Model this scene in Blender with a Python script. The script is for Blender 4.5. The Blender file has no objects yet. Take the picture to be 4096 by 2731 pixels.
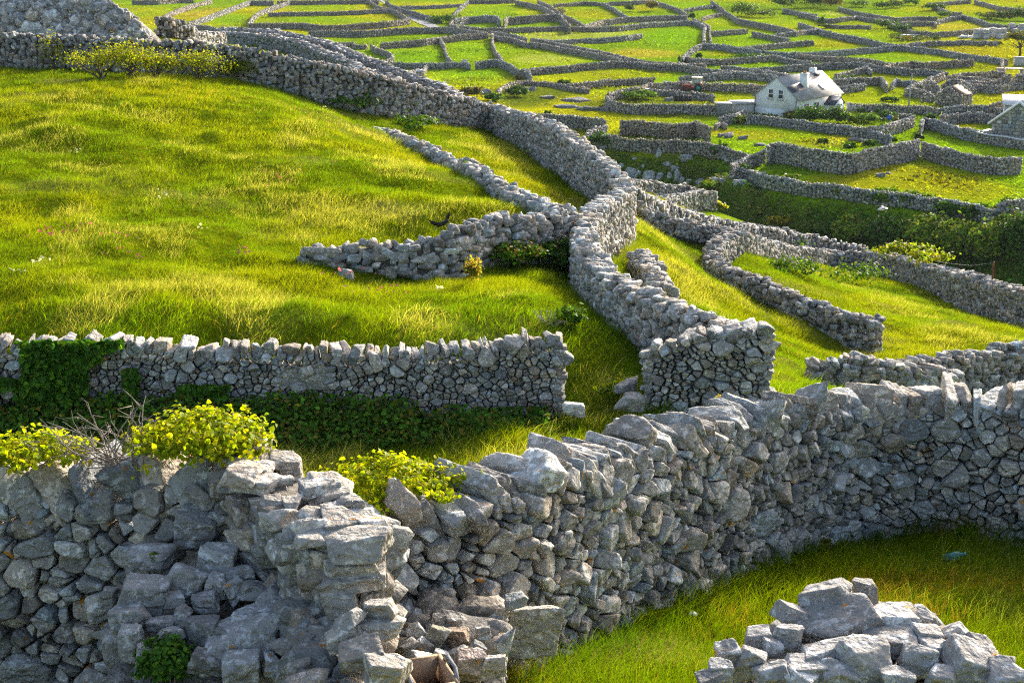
import bpy, math, random
import numpy as np
from mathutils import Vector
USE_DN = False
RNG = np.random.default_rng(7)
random.seed(7)
S = bpy.context.scene
COL = S.collection
# ------------------------------------------------------------------ camera model (metres; camera 26 m above the plain)
FS = 5799.0                      # focal length in photo pixels
TH = math.radians(16.8)
CZ, SZ = math.cos(TH), math.sin(TH)
CAM = np.array([0.0, 0.0, 26.0])
CROP = {'A': (560, 0, 2.61333), 'B': (1440, 0, 2.61333), 'C': (2320, 0, 2.61333), 'D': (3196, 0, 2.61333),
        'E': (2320, 400, 2.61333), 'F': (3196, 400, 2.61333), 'G': (2700, 700, 1.6848), 'Z': (0, 0, 0.574219)}

def src(c, x, y):
    a, b, s = CROP[c]
    return a + x / s, b + y / s

def ray(sx, sy):
    u = (sx - 2048) / FS; q = (sy - 1365.5) / FS
    return np.array([u, CZ - SZ * q, -SZ - CZ * q])

def pix(c, x, y, dF):            # a point seen at a photo pixel, dF metres along the view axis
    return CAM + ray(*src(c, x, y)) * dF

# ------------------------------------------------------------------ numpy noise
def _h(ix, iy, seed):
    n = (ix.astype(np.int64) * 374761393 + iy.astype(np.int64) * 668265263 + seed * 974634773) & 0xffffffff
    n = ((n ^ (n >> 13)) * 1274126177) & 0xffffffff
    return ((n ^ (n >> 16)) & 0xffff) / 65535.0

def vnoise(x, y, seed=0):
    x = np.asarray(x, float); y = np.asarray(y, float)
    ix = np.floor(x); iy = np.floor(y); fx = x - ix; fy = y - iy
    fx = fx * fx * (3 - 2 * fx); fy = fy * fy * (3 - 2 * fy)
    a = _h(ix, iy, seed); b = _h(ix + 1, iy, seed); c = _h(ix, iy + 1, seed); d = _h(ix + 1, iy + 1, seed)
    return (a * (1 - fx) + b * fx) * (1 - fy) + (c * (1 - fx) + d * fx) * fy

def fbm(x, y, seed=0, o=3):
    t = 0; a = 1; n = 0
    for k in range(o):
        t = t + a * vnoise(x * 2 ** k + 17.3 * k, y * 2 ** k - 9.1 * k, seed + k); n += a; a *= .5
    return t / n

# ------------------------------------------------------------------ the walls near and middle, traced (display px: x, base y, top y, distance)
W_NEAR = [(840,1640,1170,9.75),(1000,1590,1112,9.95),(1080,1570,1088,10.1),(1189,1515,1052,10.5),(1330,1440,1014,11.5),(1450,1385,992,12.2),(1580,1325,957,13),(1700,1290,930,13.8),(1850,1250,905,14.8),(1960,1230,896,15.3),(2100,1212,895,15.5),(2230,1215,895,15.3),(2352,1235,892,15),(2500,1270,895,14.6),(2800,1330,902,14)]
W_LEFT = [(x, b, t, d * 1.055) for x, b, t, d in [(-320,1640,1066,9.9),(0,1640,1060,9.8),(150,1640,1052,9.7),(300,1640,1050,9.6),(430,1640,1042,9.5),(560,1640,1042,9.4)]]
W_STUB = [(x, b, t, d * 1.055) for x, b, t, d in [(560,1660,1035,9.5),(640,1690,1085,9.1),(730,1720,1150,8.75),(800,1745,1225,8.35)]]
W_MIDL = [(-300,960,778,27.5),(0,960,778,27.5),(260,955,773,27.5),(420,950,782,27.5),(620,945,792,27.5),(800,950,797,27.6),(960,955,797,27.7),(1080,955,787,27.9),(1200,952,771,28),(1288,950,765,28)]
W_MIDR = [(1495,940,790,27.6),(1560,945,768,27.4),(1640,942,755,27.4),(1765,920,748,27.4)]
W_DIAG = [(-250,165,72,64),(0,160,76,63),(250,165,84,62.5),(500,185,99,62),(600,195,113,62),(700,228,136,62.5),(860,265,166,64),(1000,285,204,66.5),(1128,300,241,70)]
W_SNAKE = [(1132,300,243,70),(1190,335,256,66),(1260,385,275,61),(1340,445,325,55),(1400,480,372,51),(1440,505,420,48.5),(1432,525,434,46.5),(1362,550,470,42),(1340,600,515,39),(1345,630,560,36.5),(1390,685,618,33.5),(1470,735,668,31),(1560,770,697,29.3),(1650,800,728,28.3),(1745,835,752,27.6)]
W_SPUR = [(690,612,570,36),(780,630,558,36),(900,640,554,36),(1000,648,547,36.2),(1060,635,517,36.8),(1100,615,497,37.5),(1200,605,491,38.5),(1325,595,480,40)]
W_LOW = [(868,314,292,60),(960,352,322,55),(1050,397,367,50),(1080,412,370,48),(1150,452,417,45),(1220,482,451,42.5),(1290,507,478,40.5)]
W_CURL = [(1692,577,529,61),(1665,602,538,59),(1640,622,556,56.5),(1635,642,589,54),(1665,667,606,51.5),(1720,692,629,50),(1800,723,659,48.5),(1900,768,706,47),(2020,825,732,46)]
W_STRIP = [(1460,513,466,58),(1520,530,491,59),(1600,550,508,60),(1688,577,529,61)]
W_BACK = [(1700,577,530,62),(1740,588,546,67),(1820,605,566,76),(1900,617,575,82),(1980,623,576,82),(2060,640,584,78),(2145,664,608,71),(2232,712,628,64),(2353,748,662,58),(2500,795,705,53)]
W_LANE = [(1452,475,433,62),(1520,502,463,66),(1638,537,500,73),(1740,557,516,78),(1833,573,531,82),(1920,592,549,84),(1995,612,569,83)]
W_RFRONT = [(1862,900,824,37),(1880,905,813,37),(1950,915,808,37),(2010,925,813,37.5),(2080,935,831,38),(2190,950,851,39)]
W_RBACK = [(2045,908,829,40),(2150,903,816,41),(2250,893,801,42),(2352,885,785,43),(2520,875,768,44)]

def fixed(l, h):                 # (x, top y, distance) with a given height
    out = []
    for x, t, d in l:
        p = pix('Z', x, t, d); out.append((p[0], p[1], p[2] - h, p[2]))
    return out

def based(l):
    out = []
    for x, b, t, d in l:
        p = pix('Z', x, b, d)
        r = ray(*src('Z', x, t))
        out.append((r[0] / r[1] * p[1], p[1], p[2], CAM[2] + r[2] / r[1] * p[1]))
    return out

NEAR = {k: based(v) for k, v in dict(near=W_NEAR, left=W_LEFT, stub=W_STUB, midl=W_MIDL, midr=W_MIDR, diag=W_DIAG, snake=W_SNAKE,
        spur=W_SPUR, low=W_LOW, curl=W_CURL, strip=W_STRIP, back=W_BACK, lane=W_LANE, rfront=W_RFRONT, rback=W_RBACK).items()}
NEAR['fortwall'] = fixed([(355,36,84),(383,38,84),(409,47,85),(436,58,86)], 1.1)
NEAR['fortlow'] = fixed([(429,68,90),(453,69,93),(486,75,98),(508,72,104)], .9)
NEAR['boreen'] = fixed([(510,73,125),(565,76,120),(630,80,114),(695,96,107),(761,120,98),(805,139,91),(827,152,87),(868,166,82),(904,179,78),(940,195,75)], 1.5)
NEAR['boreenfar'] = fixed([(507,64,132),(563,65,127),(629,69,121),(673,77,116),(728,88,110),(772,100,105),(794,111,102),(827,124,98),(871,142,93),(915,159,89),(959,175,86),(1025,197,82),(1058,216,79.5),(1085,226,78)], 1.4)
NEAR['cliffwall'] = fixed([(1438,406,100),(1487,413,103),(1553,424,106),(1597,429,107),(1638,438,108)], 1.5)
NEAR['cliffwallb'] = fixed([(1509,451,96),(1553,444,101),(1597,438,105),(1640,439,107)], 1.4)

# ------------------------------------------------------------------ terrain: scattered heights joined by a smooth radial interpolation
ctrl = []
for k, l in NEAR.items():
    if k in ('stub', 'near', 'left', 'snake'): continue
    for p in l: ctrl.append(p[:3])
for p in NEAR['near']: ctrl.append((p[0], p[1], p[2]))
G = [(1189,1560,9.6),(1500,1530,10.5),(2000,1480,11.3),(2300,1450,11.6),(1700,1400,12.4),(2250,1330,13.4),
     (100,1060,25),(600,1060,25),(850,1095,25),(1150,1030,25.5),(1300,980,27),(0,1000,26.5),(1400,940,28),(1600,955,27.2),
     (300,770,29),(900,775,29),(100,600,34),(400,600,35),(600,600,36),(850,690,32.5),(1100,700,32.5),(1300,800,29.6),(1350,900,27.8),
     (200,400,43),(600,400,44),(900,450,43),(300,250,51),(600,250,53),(100,185,57),(450,190,58.5),(800,275,59),
     (1000,380,52),(1200,440,46),(1270,400,57),(1180,350,62),(1100,560,40),(1250,620,37),
     (1475,592,45),(1500,530,56),(1528,662,40),(1560,600,50),(1600,680,45),(1620,720,42),(1720,800,36.5),(1800,840,35),(1815,880,31),
     (1711,606,58),(1891,650,70),(2027,690,62),(2061,750,50),(2096,811,45),(2334,775,49),(2200,740,54)]
for x, y, d in G:
    ctrl.append(tuple(pix('Z', x, y, d)))
ctrl += [(4.1,45.5,15.5),(3.9,43,15.3),(3.6,41,15.1),(3.1,38.5,15.0),(3.1,36,15.2),(3.5,33.5,15.4),(4.2,31,15.8),(5.0,29.5,15.9),(2.2,43.5,16.6),(1.6,41,16.8),(.9,38,17.0),(.9,35.5,17.15),(1.3,33,17.35),(1.8,31,17.4),(2.6,29.5,17.2),(3.6,48.5,14.8),(5.2,49,15.0)]
for p in NEAR['snake'][:5]: ctrl.append(p[:3])
ctrl += [(0,3,26-3.1),(0,-6,26-1.5),(6,3,26-3.2),(-6,3,26-3.4),(12,6,26-4.4),(-12,6,26-4.8),(-3.5,7,26-5.0),(-1.5,7.6,26-4.75),(2.4,7,26-4.9),(0.3,7.6,26-4.95),(5,7,26-5.0),
         (-3.5,12,26-7.0),(0,16,26-8.3),(6,19,26-9.2),(-8,18,26-8.6),(-20,14,26-8),(20,18,26-9),(-14,22,26-9.2),
         (25,30,26-14),(35,45,26-17.5),(45,70,26-22.5),(45,90,26-26),(60,60,26-22),
         (-40,60,26-6.5),(-45,40,26-8.5),(-40,25,26-9.2),(-60,80,26-6.5),(-30,80,26-6.9),(-45,100,26-8),(-18,78,26-9.5),(-30,90,26-8.5),
         (-45,150,26-14),(-40,190,26-19),(-20,170,26-22),(0,140,26-22.5),(-10,120,26-18.5),(8,115,26-22),(-60,230,26-23),(-80,140,26-12),
         (-70,285,0),(-20,235,0),(8,185,0),(20,178,0),(15,150,26-28.5),(25,140,26-29.5),(20,115,26-25.5),(32,112,26-29),(44,110,26-29.8),(60,115,26-30)]
for X in (-160, -90, -30, 30, 90, 160):
    for Y in (300, 360, 430, 520, 800): ctrl.append((X, Y, 0))
for X in (45, 75, 110, 160):
    for Y in (170, 200, 245): ctrl.append((X, Y, 0))
for X in (10, 35): ctrl.append((X, 210, 0)); ctrl.append((X, 255, 0))
for X in (-300, 300):
    for Y in (100, 400, 800): ctrl.append((X, Y, 0))

def flat(c, x, y, z):            # where the view through a pixel meets the level z
    r = ray(*src(c, x, y)); k = (z - CAM[2]) / r[2]
    return CAM + r * k
BANK_R = [('E',1570,670),('E',1750,720),('E',2000,790),('E',2200,830),('F',90,870),('F',240,860),('F',500,905),('F',700,930),('F',1000,955),('F',1300,1000),('F',1700,1065),('F',2000,1130),('F',2352,1200)]
BANK_L = [('E',60,340),('E',300,355),('E',500,395),('E',750,410),('E',1000,400),('E',1200,420),('E',1500,475),('E',1760,565)]
for L, hh in ((BANK_R, 1.35), (BANK_L, 1.5)):
    for c, x, y in L:
        p = flat(c, x, y, hh)
        ctrl.append((p[0], p[1] + .6, 0)); ctrl.append((p[0], p[1] + 6, 0.1)); ctrl.append((p[0], p[1] - .7, -.3))
        ctrl.append((p[0], p[1] - 4.6, -3.7)); ctrl.append((p[0] * .93, p[1] - 12, -3.9))
ctrl = np.array(ctrl, float)
_keep = []
for i in range(len(ctrl)):
    if all(np.hypot(*(ctrl[i, :2] - ctrl[j, :2])) > .25 for j in _keep): _keep.append(i)
ctrl = ctrl[_keep]
_C2 = 2.0
_D = np.sqrt(((ctrl[:, None, :2] - ctrl[None, :, :2]) ** 2).sum(-1) + _C2)
_n = len(ctrl)
_M = np.zeros((_n + 1, _n + 1)); _M[:_n, :_n] = -_D + np.eye(_n) * .35; _M[:_n, _n] = 1; _M[_n, :_n] = 1
_w = np.linalg.solve(_M, np.append(ctrl[:, 2], 0))

def terr0(x, y):
    x = np.asarray(x, float); y = np.asarray(y, float); sh = x.shape
    x = x.ravel(); y = y.ravel(); out = np.empty(len(x))
    for i in range(0, len(x), 40000):
        d = np.sqrt((x[i:i+40000, None] - ctrl[None, :, 0]) ** 2 + (y[i:i+40000, None] - ctrl[None, :, 1]) ** 2 + _C2)
        out[i:i+40000] = -d @ _w[:_n] + _w[_n]
    return out.reshape(sh)

def bumps(x, y):
    near = np.clip((85 - y) / 40, 0, 1)
    b = (fbm(x / 2.4, y / 2.4, 3, 3) - .5) * .5 + (fbm(x / .9, y / .9, 9, 2) - .5) * .26
    f = (fbm(x / 14., y / 14., 5, 3) - .5) * .7 + (fbm(x / 2.2, y / 2.2, 31, 2) - .5) * .2
    return b * near * np.clip((y - 14) / 8, .35, 1) + f * np.clip((y - 90) / 60, 0, 1)

def terr(x, y):
    return terr0(x, y) + bumps(np.asarray(x, float), np.asarray(y, float))

def at(c, x, y, h=0.0, ymin=110.0, ymax=560.0):    # first meeting of the view ray with the ground raised by h
    r = ray(*src(c, x, y))
    Y = np.geomspace(ymin, ymax, 1500)
    X = r[0] / r[1] * Y; Z = CAM[2] + r[2] / r[1] * Y
    d = Z - (terr(X, Y) + h)
    i = np.argmax(d <= 0)
    if d[i] > 0: i = len(Y) - 1
    if i > 0:
        k = d[i-1] / (d[i-1] - d[i] + 1e-9); yy = Y[i-1] + (Y[i] - Y[i-1]) * k
    else: yy = Y[0]
    xx = r[0] / r[1] * yy
    return np.array([xx, yy, float(terr(np.array([xx]), np.array([yy]))[0])])

# ------------------------------------------------------------------ objects
def link(o, parent=None):
    COL.objects.link(o)
    if parent is not None: o.parent = parent
    return o

def tag(o, label=None, cat=None, group=None, kind=None):
    if label: o['label'] = label
    if cat: o['category'] = cat
    if group: o['group'] = group
    if kind: o['kind'] = kind
    return o

def thing(name, label, cat, loc=(0, 0, 0), rz=0.0, group=None):
    o = link(bpy.data.objects.new(name, None)); o.location = [float(v) for v in loc]; o.rotation_euler = (0, 0, rz)
    o.empty_display_size = .3
    return tag(o, label, cat, group)

def mesh(name, V, F, mat, parent=None, tint=None, smooth=False, origin=None, attrs=None):
    """V (n,3); F (m,3) triangles -> one linked mesh object"""
    V = np.asarray(V, np.float32); F = np.asarray(F, np.int32)
    if origin is not None: V = V - np.asarray(origin, np.float32)
    me = bpy.data.meshes.new(name)
    me.vertices.add(len(V)); me.vertices.foreach_set('co', V.ravel())
    k = F.shape[1]
    me.loops.add(F.size); me.loops.foreach_set('vertex_index', F.ravel())
    me.polygons.add(len(F)); me.polygons.foreach_set('loop_start', np.arange(0, F.size, k, dtype=np.int32))
    if smooth: me.polygons.foreach_set('use_smooth', np.ones(len(F), bool))
    if tint is not None:
        a = me.attributes.new('tint', 'FLOAT_COLOR', 'POINT')
        t = np.ones((len(V), 4), np.float32); t[:, :3] = tint
        a.data.foreach_set('color', t.ravel())
    me.update(calc_edges=True); me.validate()
    for m in (mat if isinstance(mat, (list, tuple)) else [mat]): me.materials.append(m)
    o = link(bpy.data.objects.new(name, me), parent)
    if origin is not None and parent is None: o.location = [float(v) for v in origin]
    return o

class MB:                         # collects simple solids into ONE mesh (quads and tris cut into tris)
    def __init__(s): s.v = []; s.f = []
    def add(s, V, F):
        n = len(s.v); s.v += [tuple(map(float, p)) for p in V]
        for f in F:
            for i in range(1, len(f) - 1): s.f.append((n + f[0], n + f[i], n + f[i+1]))
        return s
    def box(s, x0, y0, z0, x1, y1, z1):
        V = [(x, y, z) for z in (z0, z1) for y in (y0, y1) for x in (x0, x1)]
        return s.add(V, [(0,2,3,1),(4,5,7,6),(0,1,5,4),(2,6,7,3),(0,4,6,2),(1,3,7,5)])
    def prism(s, poly, a, b):     # poly in (u,w), extruded between points a and b given as functions
        n = len(poly); V = [a(p) for p in poly] + [b(p) for p in poly]
        return s.add(V, [tuple(range(n))[::-1], tuple(range(n, 2*n))] + [(i, (i+1) % n, n + (i+1) % n, n + i) for i in range(n)])
    def tube(s, pts, rad, k=8, cap=True):
        pts = [np.array(p, float) for p in pts]; R = rad if isinstance(rad, (list, tuple)) else [rad] * len(pts)
        V = []; F = []
        for i, p in enumerate(pts):
            d = pts[min(i+1, len(pts)-1)] - pts[max(i-1, 0)]; d /= (np.linalg.norm(d) + 1e-9)
            a = np.cross(d, (0, 0, 1) if abs(d[2]) < .9 else (1, 0, 0)); a /= np.linalg.norm(a); b = np.cross(d, a)
            for j in range(k):
                t = 2 * math.pi * j / k; V.append(p + R[i] * (math.cos(t) * a + math.sin(t) * b))
        for i in range(len(pts) - 1):
            for j in range(k): F.append((i*k+j, i*k+(j+1) % k, (i+1)*k+(j+1) % k, (i+1)*k+j))
        if cap: F += [tuple(range(k))[::-1], tuple(range((len(pts)-1)*k, len(pts)*k))]
        return s.add(V, F)
    def ball(s, c, r, sq=(1, 1, 1), n=10, m=7):
        V = []; F = []
        for i in range(m + 1):
            a = math.pi * i / m
            for j in range(n):
                b = 2 * math.pi * j / n
                V.append((c[0] + r*sq[0]*math.sin(a)*math.cos(b), c[1] + r*sq[1]*math.sin(a)*math.sin(b), c[2] + r*sq[2]*math.cos(a)))
        for i in range(m):
            for j in range(n): F.append((i*n+j, (i+1)*n+j, (i+1)*n+(j+1) % n, i*n+(j+1) % n))
        return s.add(V, F)
    def build(s, name, mat, parent=None, smooth=False, bevel=0):
        o = mesh(name, s.v, s.f, mat, parent, smooth=smooth)
        if bevel:
            b = o.modifiers.new('bevel', 'BEVEL'); b.width = bevel; b.segments = 2; b.limit_method = 'ANGLE'
        return o
# ------------------------------------------------------------------ materials
def newmat(name):
    m = bpy.data.materials.new(name); m.use_nodes = True
    nt = m.node_tree; nt.nodes.clear()
    out = nt.nodes.new('ShaderNodeOutputMaterial')
    return m, nt, out

def N(nt, t, **kw):
    n = nt.nodes.new(t)
    for k, v in kw.items():
        if k.startswith('i_'): n.inputs[k[2:].replace('_', ' ')].default_value = v
        else: setattr(n, k, v)
    return n

def ramp(nt, fac, stops):
    r = nt.nodes.new('ShaderNodeValToRGB'); e = r.color_ramp.elements
    e[0].position, e[0].color = stops[0][0], (*stops[0][1], 1)
    e[1].position, e[1].color = stops[-1][0], (*stops[-1][1], 1)
    for p, c in stops[1:-1]:
        x = e.new(p); x.color = (*c, 1)
    nt.links.new(fac, r.inputs['Fac']); return r.outputs['Color']

def mix(nt, fac, a, b, mode='MIX'):
    m = nt.nodes.new('ShaderNodeMix'); m.data_type = 'RGBA'; m.blend_type = mode
    for sock, v in ((m.inputs[0], fac), (m.inputs[6], a), (m.inputs[7], b)):
        if hasattr(v, 'is_linked') or hasattr(v, 'links'): nt.links.new(v, sock)
        elif isinstance(v, (tuple, list)): sock.default_value = (*v, 1) if len(v) == 3 else v
        else: sock.default_value = v
    return m.outputs[2]

def noise(nt, co, scale, detail=4, rough=.6):
    n = N(nt, 'ShaderNodeTexNoise'); n.inputs['Scale'].default_value = scale; n.inputs['Detail'].default_value = detail
    n.inputs['Roughness'].default_value = rough; nt.links.new(co, n.inputs['Vector']); return n.outputs['Fac']

def plain(name, col, rough=.7, var=.15, scale=6.0, metal=0.0, bump=.0, spec=.3):
    m, nt, out = newmat(name)
    tc = N(nt, 'ShaderNodeTexCoord'); b = N(nt, 'ShaderNodeBsdfPrincipled')
    n = noise(nt, tc.outputs['Object'], scale)
    lo = tuple(c * (1 - var) for c in col); hi = tuple(min(1, c * (1 + var)) for c in col)
    nt.links.new(ramp(nt, n, [(.3, lo), (.7, hi)]), b.inputs['Base Color'])
    b.inputs['Roughness'].default_value = rough; b.inputs['Metallic'].default_value = metal
    b.inputs['Specular IOR Level'].default_value = spec
    if bump:
        bp = N(nt, 'ShaderNodeBump'); bp.inputs['Strength'].default_value = bump; bp.inputs['Distance'].default_value = .02
        nt.links.new(noise(nt, tc.outputs['Object'], scale * 6), bp.inputs['Height']); nt.links.new(bp.outputs['Normal'], b.inputs['Normal'])
    nt.links.new(b.outputs['BSDF'], out.inputs['Surface']); return m

def stone_mat(name, base, fine=1.0, orange=.0, white=1.0, bump=.6):
    m, nt, out = newmat(name); L = nt.links.new
    geo = N(nt, 'ShaderNodeNewGeometry')
    at_ = N(nt, 'ShaderNodeAttribute'); at_.attribute_name = 'tint'
    sh = N(nt, 'ShaderNodeVectorMath', operation='MULTIPLY_ADD'); L(at_.outputs['Vector'], sh.inputs[0]); sh.inputs[1].default_value = (37, 61, 83); L(geo.outputs['Position'], sh.inputs[2]); co = sh.outputs['Vector']   # every stone has its own grain
    b = N(nt, 'ShaderNodeBsdfPrincipled'); b.inputs['Roughness'].default_value = .9; b.inputs['Specular IOR Level'].default_value = .15
    n1 = noise(nt, co, 3.2 * fine, 5, .62)
    c = ramp(nt, n1, [(.25, tuple(v * .68 for v in base)), (.5, base), (.78, tuple(v * 1.3 for v in base))])
    # pale lichen crust in patches
    n2 = noise(nt, co, 13 * fine, 5, .7)
    f2 = ramp(nt, n2, [(.53, (0, 0, 0)), (.585, (white,) * 3)])
    c = mix(nt, f2, c, (.56, .555, .535))
    # dark pits
    n3 = noise(nt, co, 34 * fine, 3, .7)
    f3 = ramp(nt, n3, [(.30, (.75,) * 3), (.40, (0, 0, 0))])
    c = mix(nt, f3, c, (.06, .058, .055))
    if orange:
        n4 = noise(nt, co, 7 * fine, 3, .7)
        f4 = ramp(nt, n4, [(.715 - orange * .1, (0, 0, 0)), (.75 - orange * .1, (1, 1, 1))])
        c = mix(nt, f4, c, (.55, .22, .02))
    c = mix(nt, 1.0, c, at_.outputs['Color'], 'MULTIPLY')
    L(c, b.inputs['Base Color'])
    # weathered, bedded surface
    w = N(nt, 'ShaderNodeTexWave'); w.bands_direction = 'Z'; w.inputs['Scale'].default_value = 3.5 * fine; w.inputs['Distortion'].default_value = 9
    w.inputs['Detail'].default_value = 4; w.inputs['Detail Scale'].default_value = 2.2; L(co, w.inputs['Vector'])
    ad = N(nt, 'ShaderNodeMath', operation='MULTIPLY_ADD'); L(w.outputs['Fac'], ad.inputs[0]); ad.inputs[1].default_value = .45; L(n2, ad.inputs[2])
    ad2 = N(nt, 'ShaderNodeMath', operation='MULTIPLY_ADD'); L(n3, ad2.inputs[0]); ad2.inputs[1].default_value = .5; L(ad.outputs[0], ad2.inputs[2])
    bp = N(nt, 'ShaderNodeBump'); bp.inputs['Strength'].default_value = bump; bp.inputs['Distance'].default_value = .035 / fine
    L(ad2.outputs[0], bp.inputs['Height']); L(bp.outputs['Normal'], b.inputs['Normal'])
    L(b.outputs['BSDF'], out.inputs['Surface']); return m

def leaf_mat(name, trans=.45, rough=.5):
    m, nt, out = newmat(name); L = nt.links.new
    at_ = N(nt, 'ShaderNodeAttribute'); at_.attribute_name = 'tint'
    b = N(nt, 'ShaderNodeBsdfPrincipled'); b.inputs['Roughness'].default_value = rough; b.inputs['Specular IOR Level'].default_value = .12
    L(at_.outputs['Color'], b.inputs['Base Color'])
    t = N(nt, 'ShaderNodeBsdfTranslucent')
    g = mix(nt, 1.0, at_.outputs['Color'], (1.3, 1.25, .4), 'MULTIPLY'); L(g, t.inputs['Color'])
    mx = N(nt, 'ShaderNodeMixShader'); mx.inputs[0].default_value = trans
    L(b.outputs['BSDF'], mx.inputs[1]); L(t.outputs['BSDF'], mx.inputs[2]); L(mx.outputs[0], out.inputs['Surface'])
    return m

def ground_mat():
    m, nt, out = newmat('grass_ground'); L = nt.links.new
    geo = N(nt, 'ShaderNodeNewGeometry'); co = geo.outputs['Position']
    at_ = N(nt, 'ShaderNodeAttribute'); at_.attribute_name = 'tint'
    b = N(nt, 'ShaderNodeBsdfPrincipled'); b.inputs['Roughness'].default_value = 1.0; b.inputs['Specular IOR Level'].default_value = .0
    n1 = noise(nt, co, .9, 5, .7); n2 = noise(nt, co, 5.0, 4, .7)
    k1 = ramp(nt, n1, [(.28, (.62, .66, .6)), (.5, (1, 1, 1)), (.75, (1.25, 1.18, 1.1))])
    k2 = ramp(nt, n2, [(.3, (.6, .62, .6)), (.7, (1.3, 1.27, 1.25))])
    c = mix(nt, 1.0, at_.outputs['Color'], k1, 'MULTIPLY'); c = mix(nt, 1.0, c, k2, 'MULTIPLY')
    L(c, b.inputs['Base Color'])
    bp = N(nt, 'ShaderNodeBump'); bp.inputs['Strength'].default_value = .7; bp.inputs['Distance'].default_value = .12
    L(n2, bp.inputs['Height']); L(bp.outputs['Normal'], b.inputs['Normal'])
    L(b.outputs['BSDF'], out.inputs['Surface']); return m

M = {}
M['stone'] = stone_mat('limestone_near', (.305, .290, .268), 1.0, .45, .9, .8)
M['stone_mid'] = stone_mat('limestone_mid', (.300, .286, .264), .55, .4, .9, .8)
M['stone_far'] = stone_mat('limestone_far', (.31, .30, .285), .3, .0, .5, .5)
M['leaf'] = leaf_mat('leaf_bright', .62)
M['leafdark'] = leaf_mat('leaf_dark', .3, .6)
M['grass'] = leaf_mat('grass_blades', .55, .6)
M['ground'] = ground_mat()
M['twig'] = plain('dry_twig', (.25, .21, .18), .85, .25, 20)
M['bark'] = plain('bark', (.10, .08, .06), .9, .3, 8, bump=.4)
M['asphalt'] = plain('lane_asphalt', (.17, .18, .21), .85, .15, 2)
M['white'] = plain('whitewash', (.80, .81, .82), .8, .04, 1.2)
M['gable'] = plain('weathered_whitewash', (.68, .69, .69), .85, .08, .9)
M['slate'] = plain('pale_roof_tiles', (.33, .325, .32), .85, .28, .9)
M['slate_and_shadow'] = plain('dark_slates_and_shadow', (.035, .045, .07), .6, .3, 2)  # also colours the chimney shadow painted on the house roof
M['glass'] = plain('window_glass', (.035, .04, .05), .08, .2, 2, spec=.8)
M['drain'] = plain('grey_drainpipe', (.12, .13, .15), .6, .1)
M['terracotta'] = plain('terracotta_pot', (.33, .14, .08), .8, .2)
M['metalroof'] = plain('pale_sheet_roof', (.58, .60, .60), .45, .06, 2)
M['concrete'] = plain('concrete', (.42, .42, .42), .9, .15, 2, bump=.2)
M['wood'] = plain('weathered_wood', (.33, .23, .15), .85, .25, 9, bump=.3)
M['greywood'] = plain('grey_board', (.30, .30, .30), .85, .2, 6)
M['rope'] = plain('grey_rope', (.20, .22, .25), .9, .2, 40)
M['rust'] = plain('rusty_metal', (.17, .065, .035), .9, .35, 4)
M['red'] = plain('red_paint', (.42, .03, .03), .5, .15)
M['blue'] = plain('blue_plastic', (.02, .16, .55), .45, .1)
M['teal'] = plain('teal_paint', (.02, .22, .22), .5, .1)
M['tyre'] = plain('tyre_rubber', (.025, .025, .025), .9, .2)
M['black'] = plain('black_feathers', (.012, .012, .016), .6, .3, 20)
M['gullwhite'] = plain('white_feathers', (.75, .75, .75), .8, .06)
M['gullgrey'] = plain('grey_feathers', (.20, .21, .23), .8, .1)
M['cream'] = plain('cream_paint', (.6, .55, .40), .6, .1)
M['skin'] = plain('skin', (.45, .27, .2), .6, .05)
M['navy'] = plain('navy_cloth', (.03, .035, .06), .9, .2)
M['maroon'] = plain('maroon_cloth', (.22, .05, .04), .9, .2)
M['block'] = plain('grey_blocks', (.46, .45, .45), .9, .12, 3)
M['pallet'] = plain('blue_pallet', (.12, .24, .45), .8, .2)
M['plastic'] = plain('white_plastic_sheet', (.8, .82, .85), .3, .06, 2)
M['bottle'] = plain('turquoise_bottle', (.03, .20, .20), .15, .3, 14, spec=.7)
M['bottledark'] = plain('green_glass', (.05, .09, .09), .15, .3, 14, spec=.7)
M['rock'] = stone_mat('outcrop_rock', (.22, .225, .235), .35, .0, .8, .9)

# ------------------------------------------------------------------ stones
import bmesh
def _ico(n):
    bm = bmesh.new(); bmesh.ops.create_icosphere(bm, subdivisions=n, radius=1)
    V = np.array([v.co[:] for v in bm.verts]); F = np.array([[v.index for v in f.verts] for f in bm.faces]); bm.free()
    V /= np.linalg.norm(V, axis=1)[:, None]
    return V, F
def _cube(n):                    # directions of a gridded cube: keeps the corners of small far stones
    bm = bmesh.new(); bmesh.ops.create_cube(bm, size=2)
    if n > 1: bmesh.ops.subdivide_edges(bm, edges=bm.edges[:], cuts=n - 1, use_grid_fill=True)
    bmesh.ops.triangulate(bm, faces=bm.faces[:])
    V = np.array([v.co[:] for v in bm.verts]); F = np.array([[v.index for v in f.verts] for f in bm.faces]); bm.free()
    return V / np.linalg.norm(V, axis=1)[:, None], F
ICO = {k: _ico(k) for k in (3, 4, 5)}
ICO[1] = _cube(1); ICO[2] = _cube(3)

def poly_r(dirs, nrm, d, p):
    """dirs (V,3), plane normals (N,P,3), distances (N,P) -> radii (N,V) of rounded polytopes"""
    out = []
    for i in range(0, len(nrm), 150):
        g = np.einsum('vc,npc->nvp', dirs, nrm[i:i+150]) / d[i:i+150][:, None, :]
        np.clip(g, 1e-4, None, out=g)
        m = g.max(-1)
        out.append(1.0 / (m * ((g / m[..., None]) ** p).sum(-1) ** (1.0 / p)))
    return np.concatenate(out)

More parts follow.
